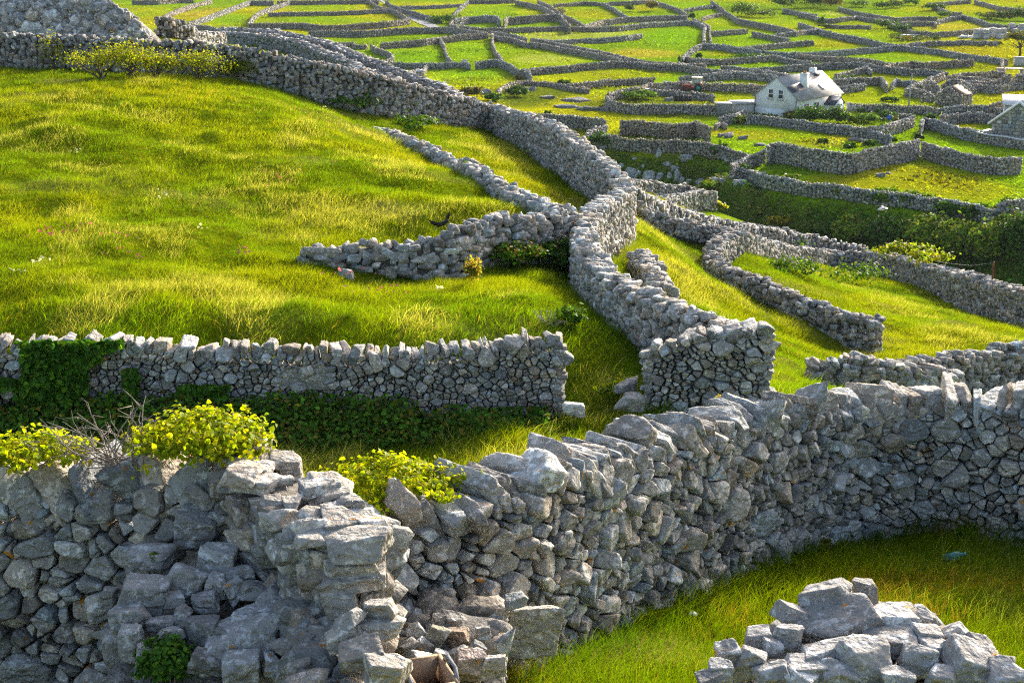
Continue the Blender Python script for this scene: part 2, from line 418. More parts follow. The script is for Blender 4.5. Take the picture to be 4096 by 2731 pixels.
def rough_noise(dirs, n, rng, amp):
    if len(dirs) < 30: return (1 + 1.6 * amp * rng.normal(size=(n, len(dirs)))) * .86
    r = 0
    for f, a in ((2.2, 1.0), (4.6, .6), (9.5, .45), (19., .3)):
        if f > 6 and len(dirs) < 300: break
        K = rng.normal(size=(n, 3)) * f; ph = rng.uniform(0, 6.3, (n, 1))
        r = r + a * np.sin(K @ dirs.T + ph + 1.3 * np.sin(.7 * (K[:, ::-1] @ dirs.T)))
    return 1 + amp * r

def unit(v): return v / (np.linalg.norm(v, axis=-1, keepdims=True) + 1e-9)

def blocks(he, lod, rng, jit=.22, p=24, amp=.03, chamfer=5, dlo=.85):
    """he (N,3) half extents -> local verts (N,V,3) of rough angular stones"""
    he = np.asarray(he, float); n = len(he); dirs = ICO[lod][0]
    ax = np.concatenate([np.eye(3), -np.eye(3)])
    nr = unit(ax[None] + rng.normal(size=(n, 6, 3)) * jit)
    d = rng.uniform(.82, 1.05, (n, 6))
    ch = unit(rng.normal(size=(n, chamfer, 3))); dc = rng.uniform(dlo, dlo + .35, (n, chamfer))
    r = poly_r(dirs, np.concatenate([nr, ch], 1), np.concatenate([d, dc], 1), p) * rough_noise(dirs, n, rng, amp)
    return r[..., None] * dirs[None] * he[:, None, :]

def rot_axis(v, axis, ang):      # v (N,V,3), rotate about local axis 0/1/2 by ang (N,)
    c = np.cos(ang)[:, None]; s = np.sin(ang)[:, None]; a, b = [(1, 2), (2, 0), (0, 1)][axis]
    o = v.copy(); o[..., a] = v[..., a] * c - v[..., b] * s; o[..., b] = v[..., a] * s + v[..., b] * c
    return o

def stone_tint(n, rng, spread=.25, warm=.06):
    k = np.exp(rng.normal(size=(n, 1)) * spread)
    w = rng.normal(size=(n, 1)) * warm
    return np.clip(np.concatenate([k * (1 + w), k, k * (1 - w)], 1), .35, 1.9)

def pack(parts, lod_faces):
    """list of (verts (N,V,3), tint (N,3), F) -> V,F,T"""
    Vs = []; Fs = []; Ts = []; o = 0
    for v, t, f in parts:
        n, k = v.shape[:2]
        Vs.append(v.reshape(-1, 3)); Ts.append(np.repeat(t, k, axis=0))
        Fs.append((f[None] + (np.arange(n) * k)[:, None, None] + o).reshape(-1, 3)); o += n * k
    return np.concatenate(Vs), np.concatenate(Fs), np.concatenate(Ts)

class Path:                       # a wall's centre line
    def __init__(s, pts, step=.25):
        P = np.array(pts, float)
        d = np.r_[0, np.cumsum(np.hypot(*np.diff(P[:, :2], axis=0).T))]
        n = max(2, int(d[-1] / step) + 1); t = np.linspace(0, d[-1], n)
        Q = np.stack([np.interp(t, d, P[:, i]) for i in range(4)], 1)
        if n > 8:
            w = max(1, min(int(.8 / step), n // 6))
            k = np.ones(2*w+1) / (2*w+1)
            pad = np.concatenate([2*Q[:1] - Q[w:0:-1], Q, 2*Q[-1:] - Q[-2:-w-2:-1]])
            Q = np.stack([np.convolve(pad[:, i], k, 'valid') for i in range(4)], 1)
        s.s = np.r_[0, np.cumsum(np.hypot(*np.diff(Q[:, :2], axis=0).T))]; s.Q = Q; s.L = s.s[-1]
        T = np.gradient(Q[:, :2], axis=0); s.T = T / (np.linalg.norm(T, axis=1)[:, None] + 1e-9)
    def get(s, x):
        Q = np.stack([np.interp(x, s.s, s.Q[:, i]) for i in range(4)], -1)
        T = np.stack([np.interp(x, s.s, s.T[:, i]) for i in range(2)], -1); T = unit(T)
        return Q, T, np.stack([T[..., 1], -T[..., 0]], -1)      # normal: to the right of the direction of travel
    def facing(s, x):             # +1 where the right-hand normal faces the camera
        Q, T, Nn = s.get(x)
        return np.sign((Nn * (CAM[:2] - Q[..., :2])).sum(-1))

def place(loc, s, n, t, path, zero=None):
    """local verts (N,V,3: along, out, up) -> world at path stations s, offsets n, heights t(abs)"""
    Q, T, Nn = path.get(s)
    w = np.empty_like(loc)
    w[..., 0] = Q[:, None, 0] + T[:, None, 0] * loc[..., 0] + Nn[:, None, 0] * (n[:, None] + loc[..., 1])
    w[..., 1] = Q[:, None, 1] + T[:, None, 1] * loc[..., 0] + Nn[:, None, 1] * (n[:, None] + loc[..., 1])
    w[..., 2] = t[:, None] + loc[..., 2]
    return w

def core_mesh(path, w0, w1, drop, base_drop=.3):
    m = max(2, int(path.L / .5)); x = np.linspace(.12 if path.L > 1 else 0, path.L - (.12 if path.L > 1 else 0), m)
    Q, T, Nn = path.get(x); V = []
    for sgn, w, z in ((1, w0, 2), (1, w1, 3), (-1, w1, 3), (-1, w0, 2)):
        zz = Q[:, 2] - base_drop if z == 2 else np.maximum(Q[:, 3] - drop, Q[:, 2] - base_drop + .05)
        V.append(np.c_[Q[:, 0] + sgn * w * Nn[:, 0], Q[:, 1] + sgn * w * Nn[:, 1], zz])
    V = np.stack(V, 1).reshape(-1, 3); F = []
    for i in range(m - 1):
        for j in range(4):
            a, b = i*4+j, i*4+(j+1) % 4
            F += [(a, b, b+4), (a, b+4, a+4)]
    F += [(0, 2, 1), (0, 3, 2)]; e = (m-1)*4; F += [(e, e+1, e+2), (e, e+2, e+3)]
    return V, np.array(F)

def join(a, b):                   # two (V,F,T)
    return np.concatenate([a[0], b[0]]), np.concatenate([a[1], b[1] + len(a[0])]), np.concatenate([a[2], b[2]])

def with_core(vft, path, w0, w1, drop, base_drop=.3):
    V, F = core_mesh(path, w0, w1, drop, base_drop)
    return join(vft, (V, F, np.full((len(V), 3), .36)))

# --- close walls: every stone a rounded cell of a power diagram, so that the stones fit one another
def darts(L, Hf, r_list, rng, tries=26, pack_=.80):
    P = np.empty((len(r_list), 2)); R = np.empty(len(r_list)); n = 0
    for r in r_list:
        for _ in range(tries):
            x = rng.uniform(0, L); H = Hf(x)
            if H < .05: continue
            y = rng.uniform(0, H)
            if n == 0 or (np.hypot(P[:n, 0] - x, P[:n, 1] - y) / (R[:n] + r)).min() > pack_:
                P[n] = (x, y); R[n] = r; n += 1; break
    return P[:n], R[:n]

def cell_face(path, side, lod, size, width, rng, cop, ax=1.35, batter=.06, gap=.022, bound=True, flat=0.0, zlow=None):
    Hs = lambda x: max(0, float(np.interp(x * ax, path.s, path.Q[:, 3] - path.Q[:, 2])) - cop + .15)
    L = path.L / ax; area = L * np.mean([Hs(x) for x in np.linspace(0, L, 20)])
    r = np.clip(size * np.exp(rng.normal(size=int(area / (size * size * 3.2)) + 30) * .34), size * .6, size * 1.9)
    r = np.r_[np.sort(r[:int(np.searchsorted(np.cumsum(r * r * 3.1), area * .62))])[::-1], np.full(int(area / (size * size) * .5), size * .75), np.full(int(area / (size * size) * .35), size * .55)]
    P, R = darts(L, Hs, r, rng)
    sp = rng.random(len(P)) < .6               # split stones into slabs lying on one another or standing side by side
    th = np.where(rng.random(len(P)) < .6, math.pi / 2, 0) + rng.normal(size=len(P)) * .6
    o2 = np.stack([np.cos(th), np.sin(th)], 1) * (R * .40)[:, None]
    P = np.concatenate([P[~sp], P[sp] + o2[sp], P[sp] - o2[sp]]); R = np.concatenate([R[~sp], R[sp] * .8, R[sp] * .8])
    n = len(P); D = np.sqrt(((P[:, None] - P[None]) ** 2).sum(-1)); np.fill_diagonal(D, 9e9)
    k = min(13, n - 1); J = np.argsort(D - R[None] * .6, 1)[:, :k]
    dv = P[J] - P[:, None]; dist = np.linalg.norm(dv, axis=-1)
    d = np.clip((dist ** 2 + R[:, None] ** 2 - R[J] ** 2) / (2 * dist) - gap / 2, R[:, None] * .35, None)
    nr = np.concatenate([dv[..., :1] / dist[..., None], rng.normal(size=(n, k, 1)) * .12, dv[..., 1:] / dist[..., None]], -1)
    a8 = np.arange(8) * math.pi / 4
    cap = np.repeat(np.stack([np.cos(a8), np.zeros(8), np.sin(a8)], -1)[None], n, 0) ; dcap = np.repeat(R[:, None] * 1.8, 8, 1)
    aa = rng.uniform(0, 6.283, (n, 2)); cut = np.stack([np.cos(aa), rng.normal(size=(n, 2)) * .2, np.sin(aa)], -1); dcut = R[:, None] * rng.uniform(.72, 1.15, (n, 2))
    fr = unit(np.stack([rng.normal(size=n) * .36, np.ones(n), rng.normal(size=n) * .32 + .06], -1))[:, None]
    dfr = (R * rng.uniform(.5, .9, n))[:, None].clip(.04, .16)
    bk = np.repeat(np.array([[[0, -1., 0]]]), n, 0)
    nch = 3
    ch = rng.normal(size=(n, nch, 3)); ch[..., 1] = np.abs(ch[..., 1]) * .8 + .3; ch = unit(ch)
    dch = R[:, None] * rng.uniform(.95, 1.4, (n, nch))
    nrm = unit(np.concatenate([nr, cap, cut, fr, bk, ch], 1)); dd = np.concatenate([d, dcap, dcut, dfr, np.full((n, 1), .2), dch], 1)
    dirs = ICO[lod][0]
    rr = poly_r(dirs, nrm, dd, 60) * rough_noise(dirs, n, rng, .022)
    loc = rr[..., None] * dirs[None]; loc[..., 0] *= ax
    if side < 0: loc[..., 1] *= -1
    s = P[:, 0] * ax; Q, T, Nn = path.get(s); Hh = np.maximum(Q[:, 3] - Q[:, 2], .3)
    off = side * (width / 2 - .07 + batter * (1 - P[:, 1] / Hh) + rng.normal(size=n) * .025)
    v = place(loc, s, off, Q[:, 2] + P[:, 1], path)
    F = ICO[lod][1]
    if side < 0: F = F[:, ::-1]
    return v, stone_tint(n, rng), F

def coping(path, lod, rng, width, hgt=(.26, .46), thick=(.07, .17), lean=.45, ovl=1.0, top=.05, lw=1.0, x0=0.0, x1=None, slant=None, yaw=.12, side=.03):
    s = x0; S_ = []; T_ = []
    x1 = path.L if x1 is None else x1
    while s < x1:
        t = rng.uniform(*thick) * (1.7 if rng.random() < .12 else 1); S_.append(s + t * ovl); T_.append(t); s += 2 * t * ovl
    s = np.array(S_).clip(x0 + .02, x1 - .02); t = np.array(T_); n = len(s)
    h = rng.uniform(*hgt, n) / 2
    he = np.stack([t * (.87 if lod >= 3 else .95), width / 2 * rng.uniform(.62, 1.0, n) * lw, h], -1)
    v = blocks(he, lod, rng, .17, 34, .03, 4, .93)
    base = lean * .8 * np.sin(s * .45 + 1) if slant is None else np.interp(s / path.L, np.linspace(0, 1, len(slant)), slant)
    v = rot_axis(v, 1, base + lean * rng.normal(size=n) * .26)
    v = rot_axis(v, 2, rng.normal(size=n) * yaw)
    v = rot_axis(v, 0, rng.normal(size=n) * .10)
    Q, _, _ = path.get(s)
    w = place(v, s, rng.normal(size=n) * side, Q[:, 3] - h + rng.normal(size=n) * top, path)
    return w, stone_tint(n, rng, .2) * 1.05, ICO[lod][1]

# --- walls farther off: rows of rough blocks on the faces and along the top
def row_face(path, side, lod, size, width, rng, cop=.1, aspect=1.5, ground=False, upright=0.0):
    out_s = []; out_t = []; out_h = []
    Q, T, Nn = path.get(path.s)
    zb = Q[:, 2].copy()
    if ground:
        g = terr(Q[:, 0] + side * Nn[:, 0] * (width/2 + .2), Q[:, 1] + side * Nn[:, 1] * (width/2 + .2)) - .15
        zb = np.minimum(zb, g)
    Hm = float((Q[:, 3] - zb).max())
    rows = int(Hm / (size * .86)) + 1
    for i in range(rows):
        hh = size * rng.uniform(.85, 1.2)
        n = max(1, int(path.L / (size * aspect * .92)))
        s = (np.arange(n) + .5 + rng.uniform(-.32, .32, n)) * path.L / n
        t = (i + .4) * size * .86 + rng.normal(size=n) * size * .2
        H = np.interp(s, path.s, Q[:, 3] - zb)
        ok = t < H - cop
        out_s.append(s[ok]); out_t.append(t[ok]); out_h.append(np.full(ok.sum(), hh))
    s = np.concatenate(out_s); t = np.concatenate(out_t); h = np.concatenate(out_h); n = len(s)
    k = np.exp(rng.normal(size=n) * .25)
    up = rng.random(n) < upright
    he = np.stack([h * aspect * .5 * k * rng.uniform(.85, 1.2, n), np.full(n, size * .75), h * .56 * rng.uniform(.85, 1.25, n) / k ** .4], -1)
    he[up] = he[up][:, [2, 1, 0]]
    if lod >= 2: he = he * .9
    v = blocks(he, lod, rng, .16, 24, .035 if lod > 1 else .06, 3, .95)
    v = rot_axis(v, 1, rng.normal(size=n) * .25); v = rot_axis(v, 2, rng.normal(size=n) * .2)
    off = side * (width / 2 - size * .3 + rng.normal(size=n) * size * .12)
    w = place(v, s, off, np.interp(s, path.s, zb) + t, path)
    return w, stone_tint(n, rng, .24), ICO[lod][1]

def end_face(path, which, lod, size, width, rng):
    """stones on the end of a wall"""
    s0 = 0.0 if which == 0 else path.L
    Q, T, Nn = path.get(np.array([s0])); H = Q[0, 3] - Q[0, 2]; sg = -1 if which == 0 else 1
    rows = int(H / (size * .8)); V = []
    he = []; S_ = []; O = []; Z = []
    for i in range(rows):
        m = max(1, int(round(width / (size * 1.7))))
        for j in range(m):
            he.append((size * .7, width / m * .55 * rng.uniform(.9, 1.2), size * .5)); S_.append(s0 + sg * -.05)
            O.append(((j + .5) / m - .5) * width * .92); Z.append(Q[0, 2] + (i + .4) * size * .8)
    if not he: return None
    n = len(he); v = blocks(np.array(he), lod, rng, .15, 11, .03, 4); v = rot_axis(v, 0, rng.normal(size=n) * .08)
    w = place(v, np.array(S_), np.array(O), np.array(Z) + rng.normal(size=n) * .02, path)
    return w, stone_tint(n, rng), ICO[lod][1]

def make_wall(pts, label, lod=1, size=.24, width=.6, mat='stone_mid', group=None, both=False, cop=True, rng=None, aspect=1.5, upright=.25,
              tone=(1, 1, 1), ends=(), ground=False, copk={}, cat='stone wall'):
    rng = rng or RNG
    path = Path(pts, .25 if lod > 1 else .5)
    path.Q[:, 3] += (fbm(path.s / 1.3, path.s * 0 + pts[0][0], 19, 3) - .5) * (.26 if lod == 1 else .16)
    mid = path.facing(np.array([path.L / 2]))[0]
    parts = []
    sides = (1, -1) if both else (mid,)
    if not both:                              # a wall that bends may show the other side on some stretch
        f = path.facing(np.linspace(.05, .95, 9) * path.L)
        if (f == mid).sum() < 8: sides = (1, -1)
    for sd in sides: parts.append(row_face(path, sd, lod, size, width, rng, .12, aspect, ground, upright))
    for e in ends:
        r = end_face(path, e, lod, size, width, rng)
        if r is not None: parts.append(r)
    kw = dict(hgt=(size * .9, size * 1.5), thick=(size * .24, size * .6), lean=.5, top=size * .2)
    if lod >= 2: kw.update(yaw=.4, side=.09, lw=.72); kw.update(copk)
    c = coping(path, lod, rng, width * 1.02, **kw)
    o = path.Q[len(path.Q) // 2]; org = (o[0], o[1], o[2])
    tone = np.array(tone)
    if lod >= 2:
        root = thing('stone_wall', label, cat, org, 0, group)
        V, F, T = with_core(pack(parts, None), path, width/2 - size * .3, width/2 - size * .35, size * 1.0, .5)
        mesh('wall_face', V - np.array(org), F, M[mat], root, T * tone)
        V, F, T = pack([c], None)
        mesh('coping', V - np.array(org), F, M[mat], root, T * tone)
        return root, path
    V, F, T = with_core(pack(parts + [c], None), path, width/2 - size * .3, width/2 - size * .35, size * .9, .5)
    ob = mesh('stone_wall', V, F, M[mat], None, T * tone, origin=org)
    return tag(ob, label, cat, group), path
# ------------------------------------------------------------------ camera, sun, sky
cd = bpy.data.cameras.new('camera'); cam = link(bpy.data.objects.new('camera', cd)); S.camera = cam
cam.location = CAM; cam.rotation_euler = (math.pi / 2 - TH, 0, 0)
cd.sensor_width = 36; cd.lens = FS / 4096 * 36; cd.clip_start = .1; cd.clip_end = 3000
cd.dof.use_dof = True; cd.dof.focus_distance = 14.0; cd.dof.aperture_fstop = 8.0
SUN_EL, SUN_AZ = math.radians(19.5), math.radians(30)
sd = bpy.data.lights.new('sun', 'SUN'); sun = link(bpy.data.objects.new('sun', sd))
sd.energy = 3.4; sd.angle = math.radians(.6); sd.color = (1.0, .94, .84)
sun.rotation_euler = Vector((math.sin(SUN_AZ) * math.cos(SUN_EL), math.cos(SUN_AZ) * math.cos(SUN_EL), math.sin(SUN_EL))).to_track_quat('Z', 'Y').to_euler()
wd = bpy.data.worlds.new('World'); S.world = wd; wd.use_nodes = True
nt = wd.node_tree; nt.nodes.clear()
sk = nt.nodes.new('ShaderNodeTexSky'); sk.sky_type = 'NISHITA'; sk.sun_disc = False
sk.sun_elevation = SUN_EL; sk.sun_rotation = SUN_AZ; sk.air_density = 1.0; sk.dust_density = 5.0; sk.ozone_density = .6
bg = nt.nodes.new('ShaderNodeBackground'); bg.inputs['Strength'].default_value = .15
wo = nt.nodes.new('ShaderNodeOutputWorld')
nt.links.new(sk.outputs['Color'], bg.inputs['Color']); nt.links.new(bg.outputs['Background'], wo.inputs['Surface'])
S.view_settings.view_transform = 'Standard'; S.view_settings.look = 'None'; S.view_settings.exposure = 1.38; S.view_settings.gamma = 1
S.cycles.max_bounces = 6; S.cycles.sample_clamp_indirect = 3.0; S.cycles.diffuse_bounces = 3; S.cycles.transmission_bounces = 4; S.cycles.transparent_max_bounces = 4
S.cycles.use_denoising = USE_DN; S.cycles.filter_width = 1.15; S.cycles.use_adaptive_sampling = True; S.cycles.adaptive_threshold = .02

# ------------------------------------------------------------------ colours of the sward (what grows there, plus one painted shady strip)
BLOBS = []                        # (centre, half-axes matrix inverse, colour, strength)
def blob(c, x, y, rx, ry, col, k=1.0, near=None):
    if near: p0 = pix(c, x, y, near)[:2]; p1 = pix(c, x + rx, y, near)[:2]; a = p1 - p0; p2 = at(c, x, y - ry, 0, 8, 300)[:2]; b = p2 - at(c, x, y, 0, 8, 300)[:2]; p0 = at(c, x, y, 0, 8, 300)[:2]
    else: p0 = at(c, x, y)[:2]; a = at(c, x + rx, y)[:2] - p0; b = at(c, x, y - ry)[:2] - p0
    try: BLOBS.append((p0, np.linalg.inv(np.stack([a, b], 1)), np.array(col), k))
    except np.linalg.LinAlgError: pass

FIELD = np.array((.145, .250, .0025)); YEL = np.array((.27, .275, .004)); ROUGH_AND_SHADE = np.array((.06, .095, .008)); DRY = np.array((.34, .29, .08)); DEEP = np.array((.045, .10, .004)); PALE = np.array((.30, .34, .07))

def ground_col(x, y):
    x = np.asarray(x, float); y = np.asarray(y, float)
    n1 = fbm(x / 30, y / 42, 11, 2)[..., None]; n2 = fbm(x / 6, y / 9, 12, 3)[..., None]; n3 = fbm(x / 1.6, y / 1.6, 13, 3)[..., None]
    far = FIELD * (1 - np.clip((n1 - .42) * 3.2, 0, 1)) + YEL * np.clip((n1 - .42) * 3.2, 0, 1)
    far = far * (.72 + .56 * n2)
    k = np.clip((n3 - .52) * 4, 0, 1) * np.clip((n2 - .35) * 3, 0, 1)
    far = far * (1 - .35 * k) + ROUGH_AND_SHADE * .35 * k
    near = YEL * .78 * (1 - n2) + FIELD * .72 * n2
    near = near * (.62 + .7 * n3) * .62
    d = np.clip((fbm(x / 3.1, y / 2.4, 15, 3)[..., None] - .56) * 6, 0, 1)
    near = near * (1 - .5 * d) + DRY * .5 * d * .8
    t = np.clip((y - 75) / 40, 0, 1)[..., None]
    c = near * (1 - t) + far * t
    # the steep scrubby bank and hollow below the plain
    z = terr0(x, y)[..., None]
    s = np.clip((-.25 - z) / .9, 0, 1) * np.clip((y[..., None] - 82) / 12, 0, 1)
    sc = ROUGH_AND_SHADE * (.55 + .9 * n3) * (.7 + .5 * n2)
    c = c * (1 - s) + sc * s
    for p0, inv, col, kk in BLOBS:
        q = np.stack([x - p0[0], y - p0[1]], -1) @ inv.T
        d2 = (q ** 2).sum(-1)
        sel = d2 < 3.0
        if not sel.any(): continue
        w = np.clip(1.35 - d2[sel] - (n3[sel][..., 0] - .5) * .9, 0, 1)[..., None] * kk
        c[sel] = c[sel] * (1 - w) + col * (.8 + .4 * n3[sel]) * w
    return c

VIV = np.array((.13, .27, .002)); OCH = np.array((.30, .25, .03)); LIM = np.array((.25, .235, .006))
for a in [('A',700,150,260,60,OCH,.8),('A',900,190,230,50,VIV,.7),('A',1900,80,400,30,VIV,.6),('A',1900,205,450,30,VIV,.6),('B',1350,100,350,60,VIV,.6),('B',550,590,330,60,VIV,.5),('B',1150,510,200,90,VIV,.4),('B',1100,820,420,90,VIV,.5),
          ('B',2000,370,330,30,PALE,.7),('C',300,345,260,30,PALE,.7),('C',650,560,420,50,OCH,.75),('C',950,380,300,80,VIV,.8),('B',1950,620,380,50,PALE,.5),('C',500,760,520,60,LIM,.5),('C',1550,560,300,45,LIM,.6),('C',120,150,230,70,LIM,.5),
          ('B',1800,960,500,90,ROUGH_AND_SHADE,.8),('B',1700,1060,330,60,ROUGH_AND_SHADE,.8),('C',200,1100,300,60,ROUGH_AND_SHADE,.7),('C',550,1040,280,40,ROUGH_AND_SHADE,.8),('C',1000,1060,300,40,ROUGH_AND_SHADE,.7),('C',450,890,200,25,ROUGH_AND_SHADE,.8),('C',650,1390,330,45,ROUGH_AND_SHADE,.85),('C',1300,1060,250,30,OCH,.5),  # the thin strip behind the weedy plot wall paints shade in
          ('D',300,1490,500,60,LIM,.6),('D',350,1510,200,30,PALE,.6),('D',450,1440,150,20,OCH,.5),('E',1400,340,420,50,LIM,.8),('E',1900,380,300,60,LIM,.6),('F',1000,800,900,160,LIM,.75),('F',1800,950,500,130,LIM,.6),('D',400,450,380,60,LIM,.7),('D',400,150,200,25,PALE,.8),
          ('D',1500,280,420,40,OCH,.6),('D',1800,520,380,50,LIM,.7),('D',1000,1350,160,30,PALE,.4),('D',1750,1310,200,35,LIM,.7),('D',2100,200,260,50,ROUGH_AND_SHADE,.5),('D',300,60,500,50,ROUGH_AND_SHADE,.6),('C',1750,100,300,50,ROUGH_AND_SHADE,.5),('C',620,90,220,40,LIM,.7)]:
    blob(*a)
def build_ground():
    u = np.r_[np.linspace(-1.7, -.56, 50)[:-1], np.linspace(-.56, .56, 660), np.linspace(.56, 1.7, 50)[1:]]
    Y = np.geomspace(1.5, 900, 760)
    UU, YY = np.meshgrid(u, Y); XX = UU * YY
    Z = terr(XX, YY)
    V = np.stack([XX, YY, Z], -1).reshape(-1, 3)
    r, c = YY.shape; i = np.arange((r - 1) * c).reshape(r - 1, c)[:, :-1].ravel()
    F = np.stack([i, i + 1, i + c + 1, i + c], 1)
    o = mesh('ground', V, F, M['ground'], None, ground_col(V[:, 0], V[:, 1]), smooth=True)
    tag(o, kind='structure')
    return o

# ------------------------------------------------------------------ the nearer walls
GN = 'dry-stone walls on the hill'
def near_wall(key, label, lod, size, width, cop, copk, ax=1.35, lp=None, tone=(1, 1, 1), ends=(), mat='stone', big=()):
    rng = np.random.default_rng(abs(hash(key)) % 1000 if False else sum(map(ord, key)))
    path = Path(NEAR[key]); mid = path.facing(np.array([path.L / 2]))[0]
    o = path.Q[len(path.Q) // 2]; org = np.array((o[0], o[1], o[2])); tone = np.array(tone)
    root = thing('stone_wall', label, 'stone wall', org, 0, GN)
    parts = [cell_face(path, mid, lod, size, width, rng, cop, ax)]
    for e in ends: parts.append(end_face(path, e, lod, size * 1.6, width * 1.05, rng))
    V, F, T = with_core(pack(parts, None), path, width/2 - .1, width/2 - .13, cop + .02, .6)
    mesh('wall_face', V - org, F, M[mat], root, T * tone)
    V, F, T = pack([coping(path, lod, rng, width, **copk)], None)
    mesh('coping', V - org, F, M[mat], root, T * tone)
    return root, path
GROUND = build_ground()
R_near, P_near = near_wall('near', 'big grey stone wall crossing the foreground, with leaning cap stones and shaded face', 4, .084, .55, .34,
    dict(hgt=(.28, .46), thick=(.05, .10), lean=.42, top=.035, slant=(-.5, -.5, -.42, -.3, -.35, .1, -.1, .2, -.3, -.4, -.3)), 1.2)
R_left, P_left = near_wall('left', 'dark shaded stone wall at the left edge of the foreground under ivy', 4, .088, .55, .38,
    dict(hgt=(.28, .44), thick=(.05, .10), lean=.5, top=.03, slant=(-.55, -.5, -.5, -.45, -.5)), 1.3)
R_midl, P_midl = near_wall('midl', 'middle wall with upright cap stones, ivy on its left half and a squared end', 4, .085, .55, .34,
    dict(hgt=(.18, .44), thick=(.045, .11), lean=.42, top=.04, slant=(.5, .5, .45, .4, .2, -.1, .15, -.2, -.3)), 1.25, ends=(1,))
R_midr, P_midr = near_wall('midr', 'short tall wall block of rounded stones closing the right side of the gap', 4, .08, .6, .2,
    dict(hgt=(.24, .36), thick=(.08, .16), lean=.4, top=.04), 1.35, ends=(0, 1))
def mw(key, label, **k):
    return make_wall(NEAR[key], label, group=GN, rng=np.random.default_rng(sum(map(ord, key)) + 3), **k)
_, P_diag = mw('diag', 'long brownish wall along the top edge of the big meadow', lod=2, size=.2, width=.6, upright=.55, aspect=1.25, tone=(.86, .84, .82), ends=(1,))
_, P_snake = mw('snake', 'tall winding wall snaking down the middle of the picture to the gap', lod=2, size=.17, width=.58, both=True, ground=True, aspect=1.5, tone=(1.15, 1.13, 1.1))
_, P_spur = mw('spur', 'low wall jutting into the meadow, beginning with a flat slab, below the bird', lod=2, size=.185, width=.5, aspect=1.7, ends=(0,))
_, P_low = mw('low', 'low tumbled row of stones running up the meadow', lod=2, size=.2, width=.5, aspect=1.7, tone=(1.1, 1.1, 1.08), both=True, ends=(0,))
_, P_curl = mw('curl', 'hook-shaped wall curling round the grass strip on the right, with a broken end', lod=2, size=.18, width=.58, aspect=1.8, tone=(.8, .8, .82), both=True, ends=(1,))
_, P_strip = mw('strip', 'front wall of the narrow walled lane above the grass strip', lod=2, size=.19, width=.55, tone=(.85, .85, .87))
_, P_back = mw('back', 'long wall behind the white-flowered enclosure on the right', lod=2, size=.18, width=.6, aspect=1.7, tone=(.95, .94, .93))
_, P_lane = mw('lane', 'back wall of the narrow walled lane, below the green bank', lod=1, size=.22, width=.65, aspect=1.7, tone=(.92, .93, .97))
_, P_rfront = mw('rfront', 'low rounded wall end just behind the near wall on the right', lod=3, size=.2, width=.7, aspect=1.6, ends=(0,))
_, P_rback = mw('rback', 'wall closing the front of the white-flowered enclosure at the right edge', lod=2, size=.18, width=.6, aspect=1.7)
mw('fortwall', 'short high wall beside the pale rubble mound at top left', lod=1, size=.24, width=.6, tone=(.8, .8, .82))
mw('fortlow', 'low wall stepping down from the rubble mound towards the green fields', lod=1, size=.22, width=.6, tone=(.85, .85, .9))
mw('boreen', 'near wall of the double-walled track running up behind the meadow wall', lod=1, size=.22, width=.8, tone=(.85, .87, .92), both=True)
mw('boreenfar', 'far wall of the double-walled track running up behind the meadow wall', lod=1, size=.22, width=.8, tone=(.85, .87, .92), both=True)
mw('cliffwall', 'wall running at the foot of the grey cliff outcrops', lod=1, size=.22, width=.6, tone=(.95, .95, .95))
mw('cliffwallb', 'short wall with a yellow-green ivied end below the cliff outcrops', lod=1, size=.22, width=.6, ends=(1,))
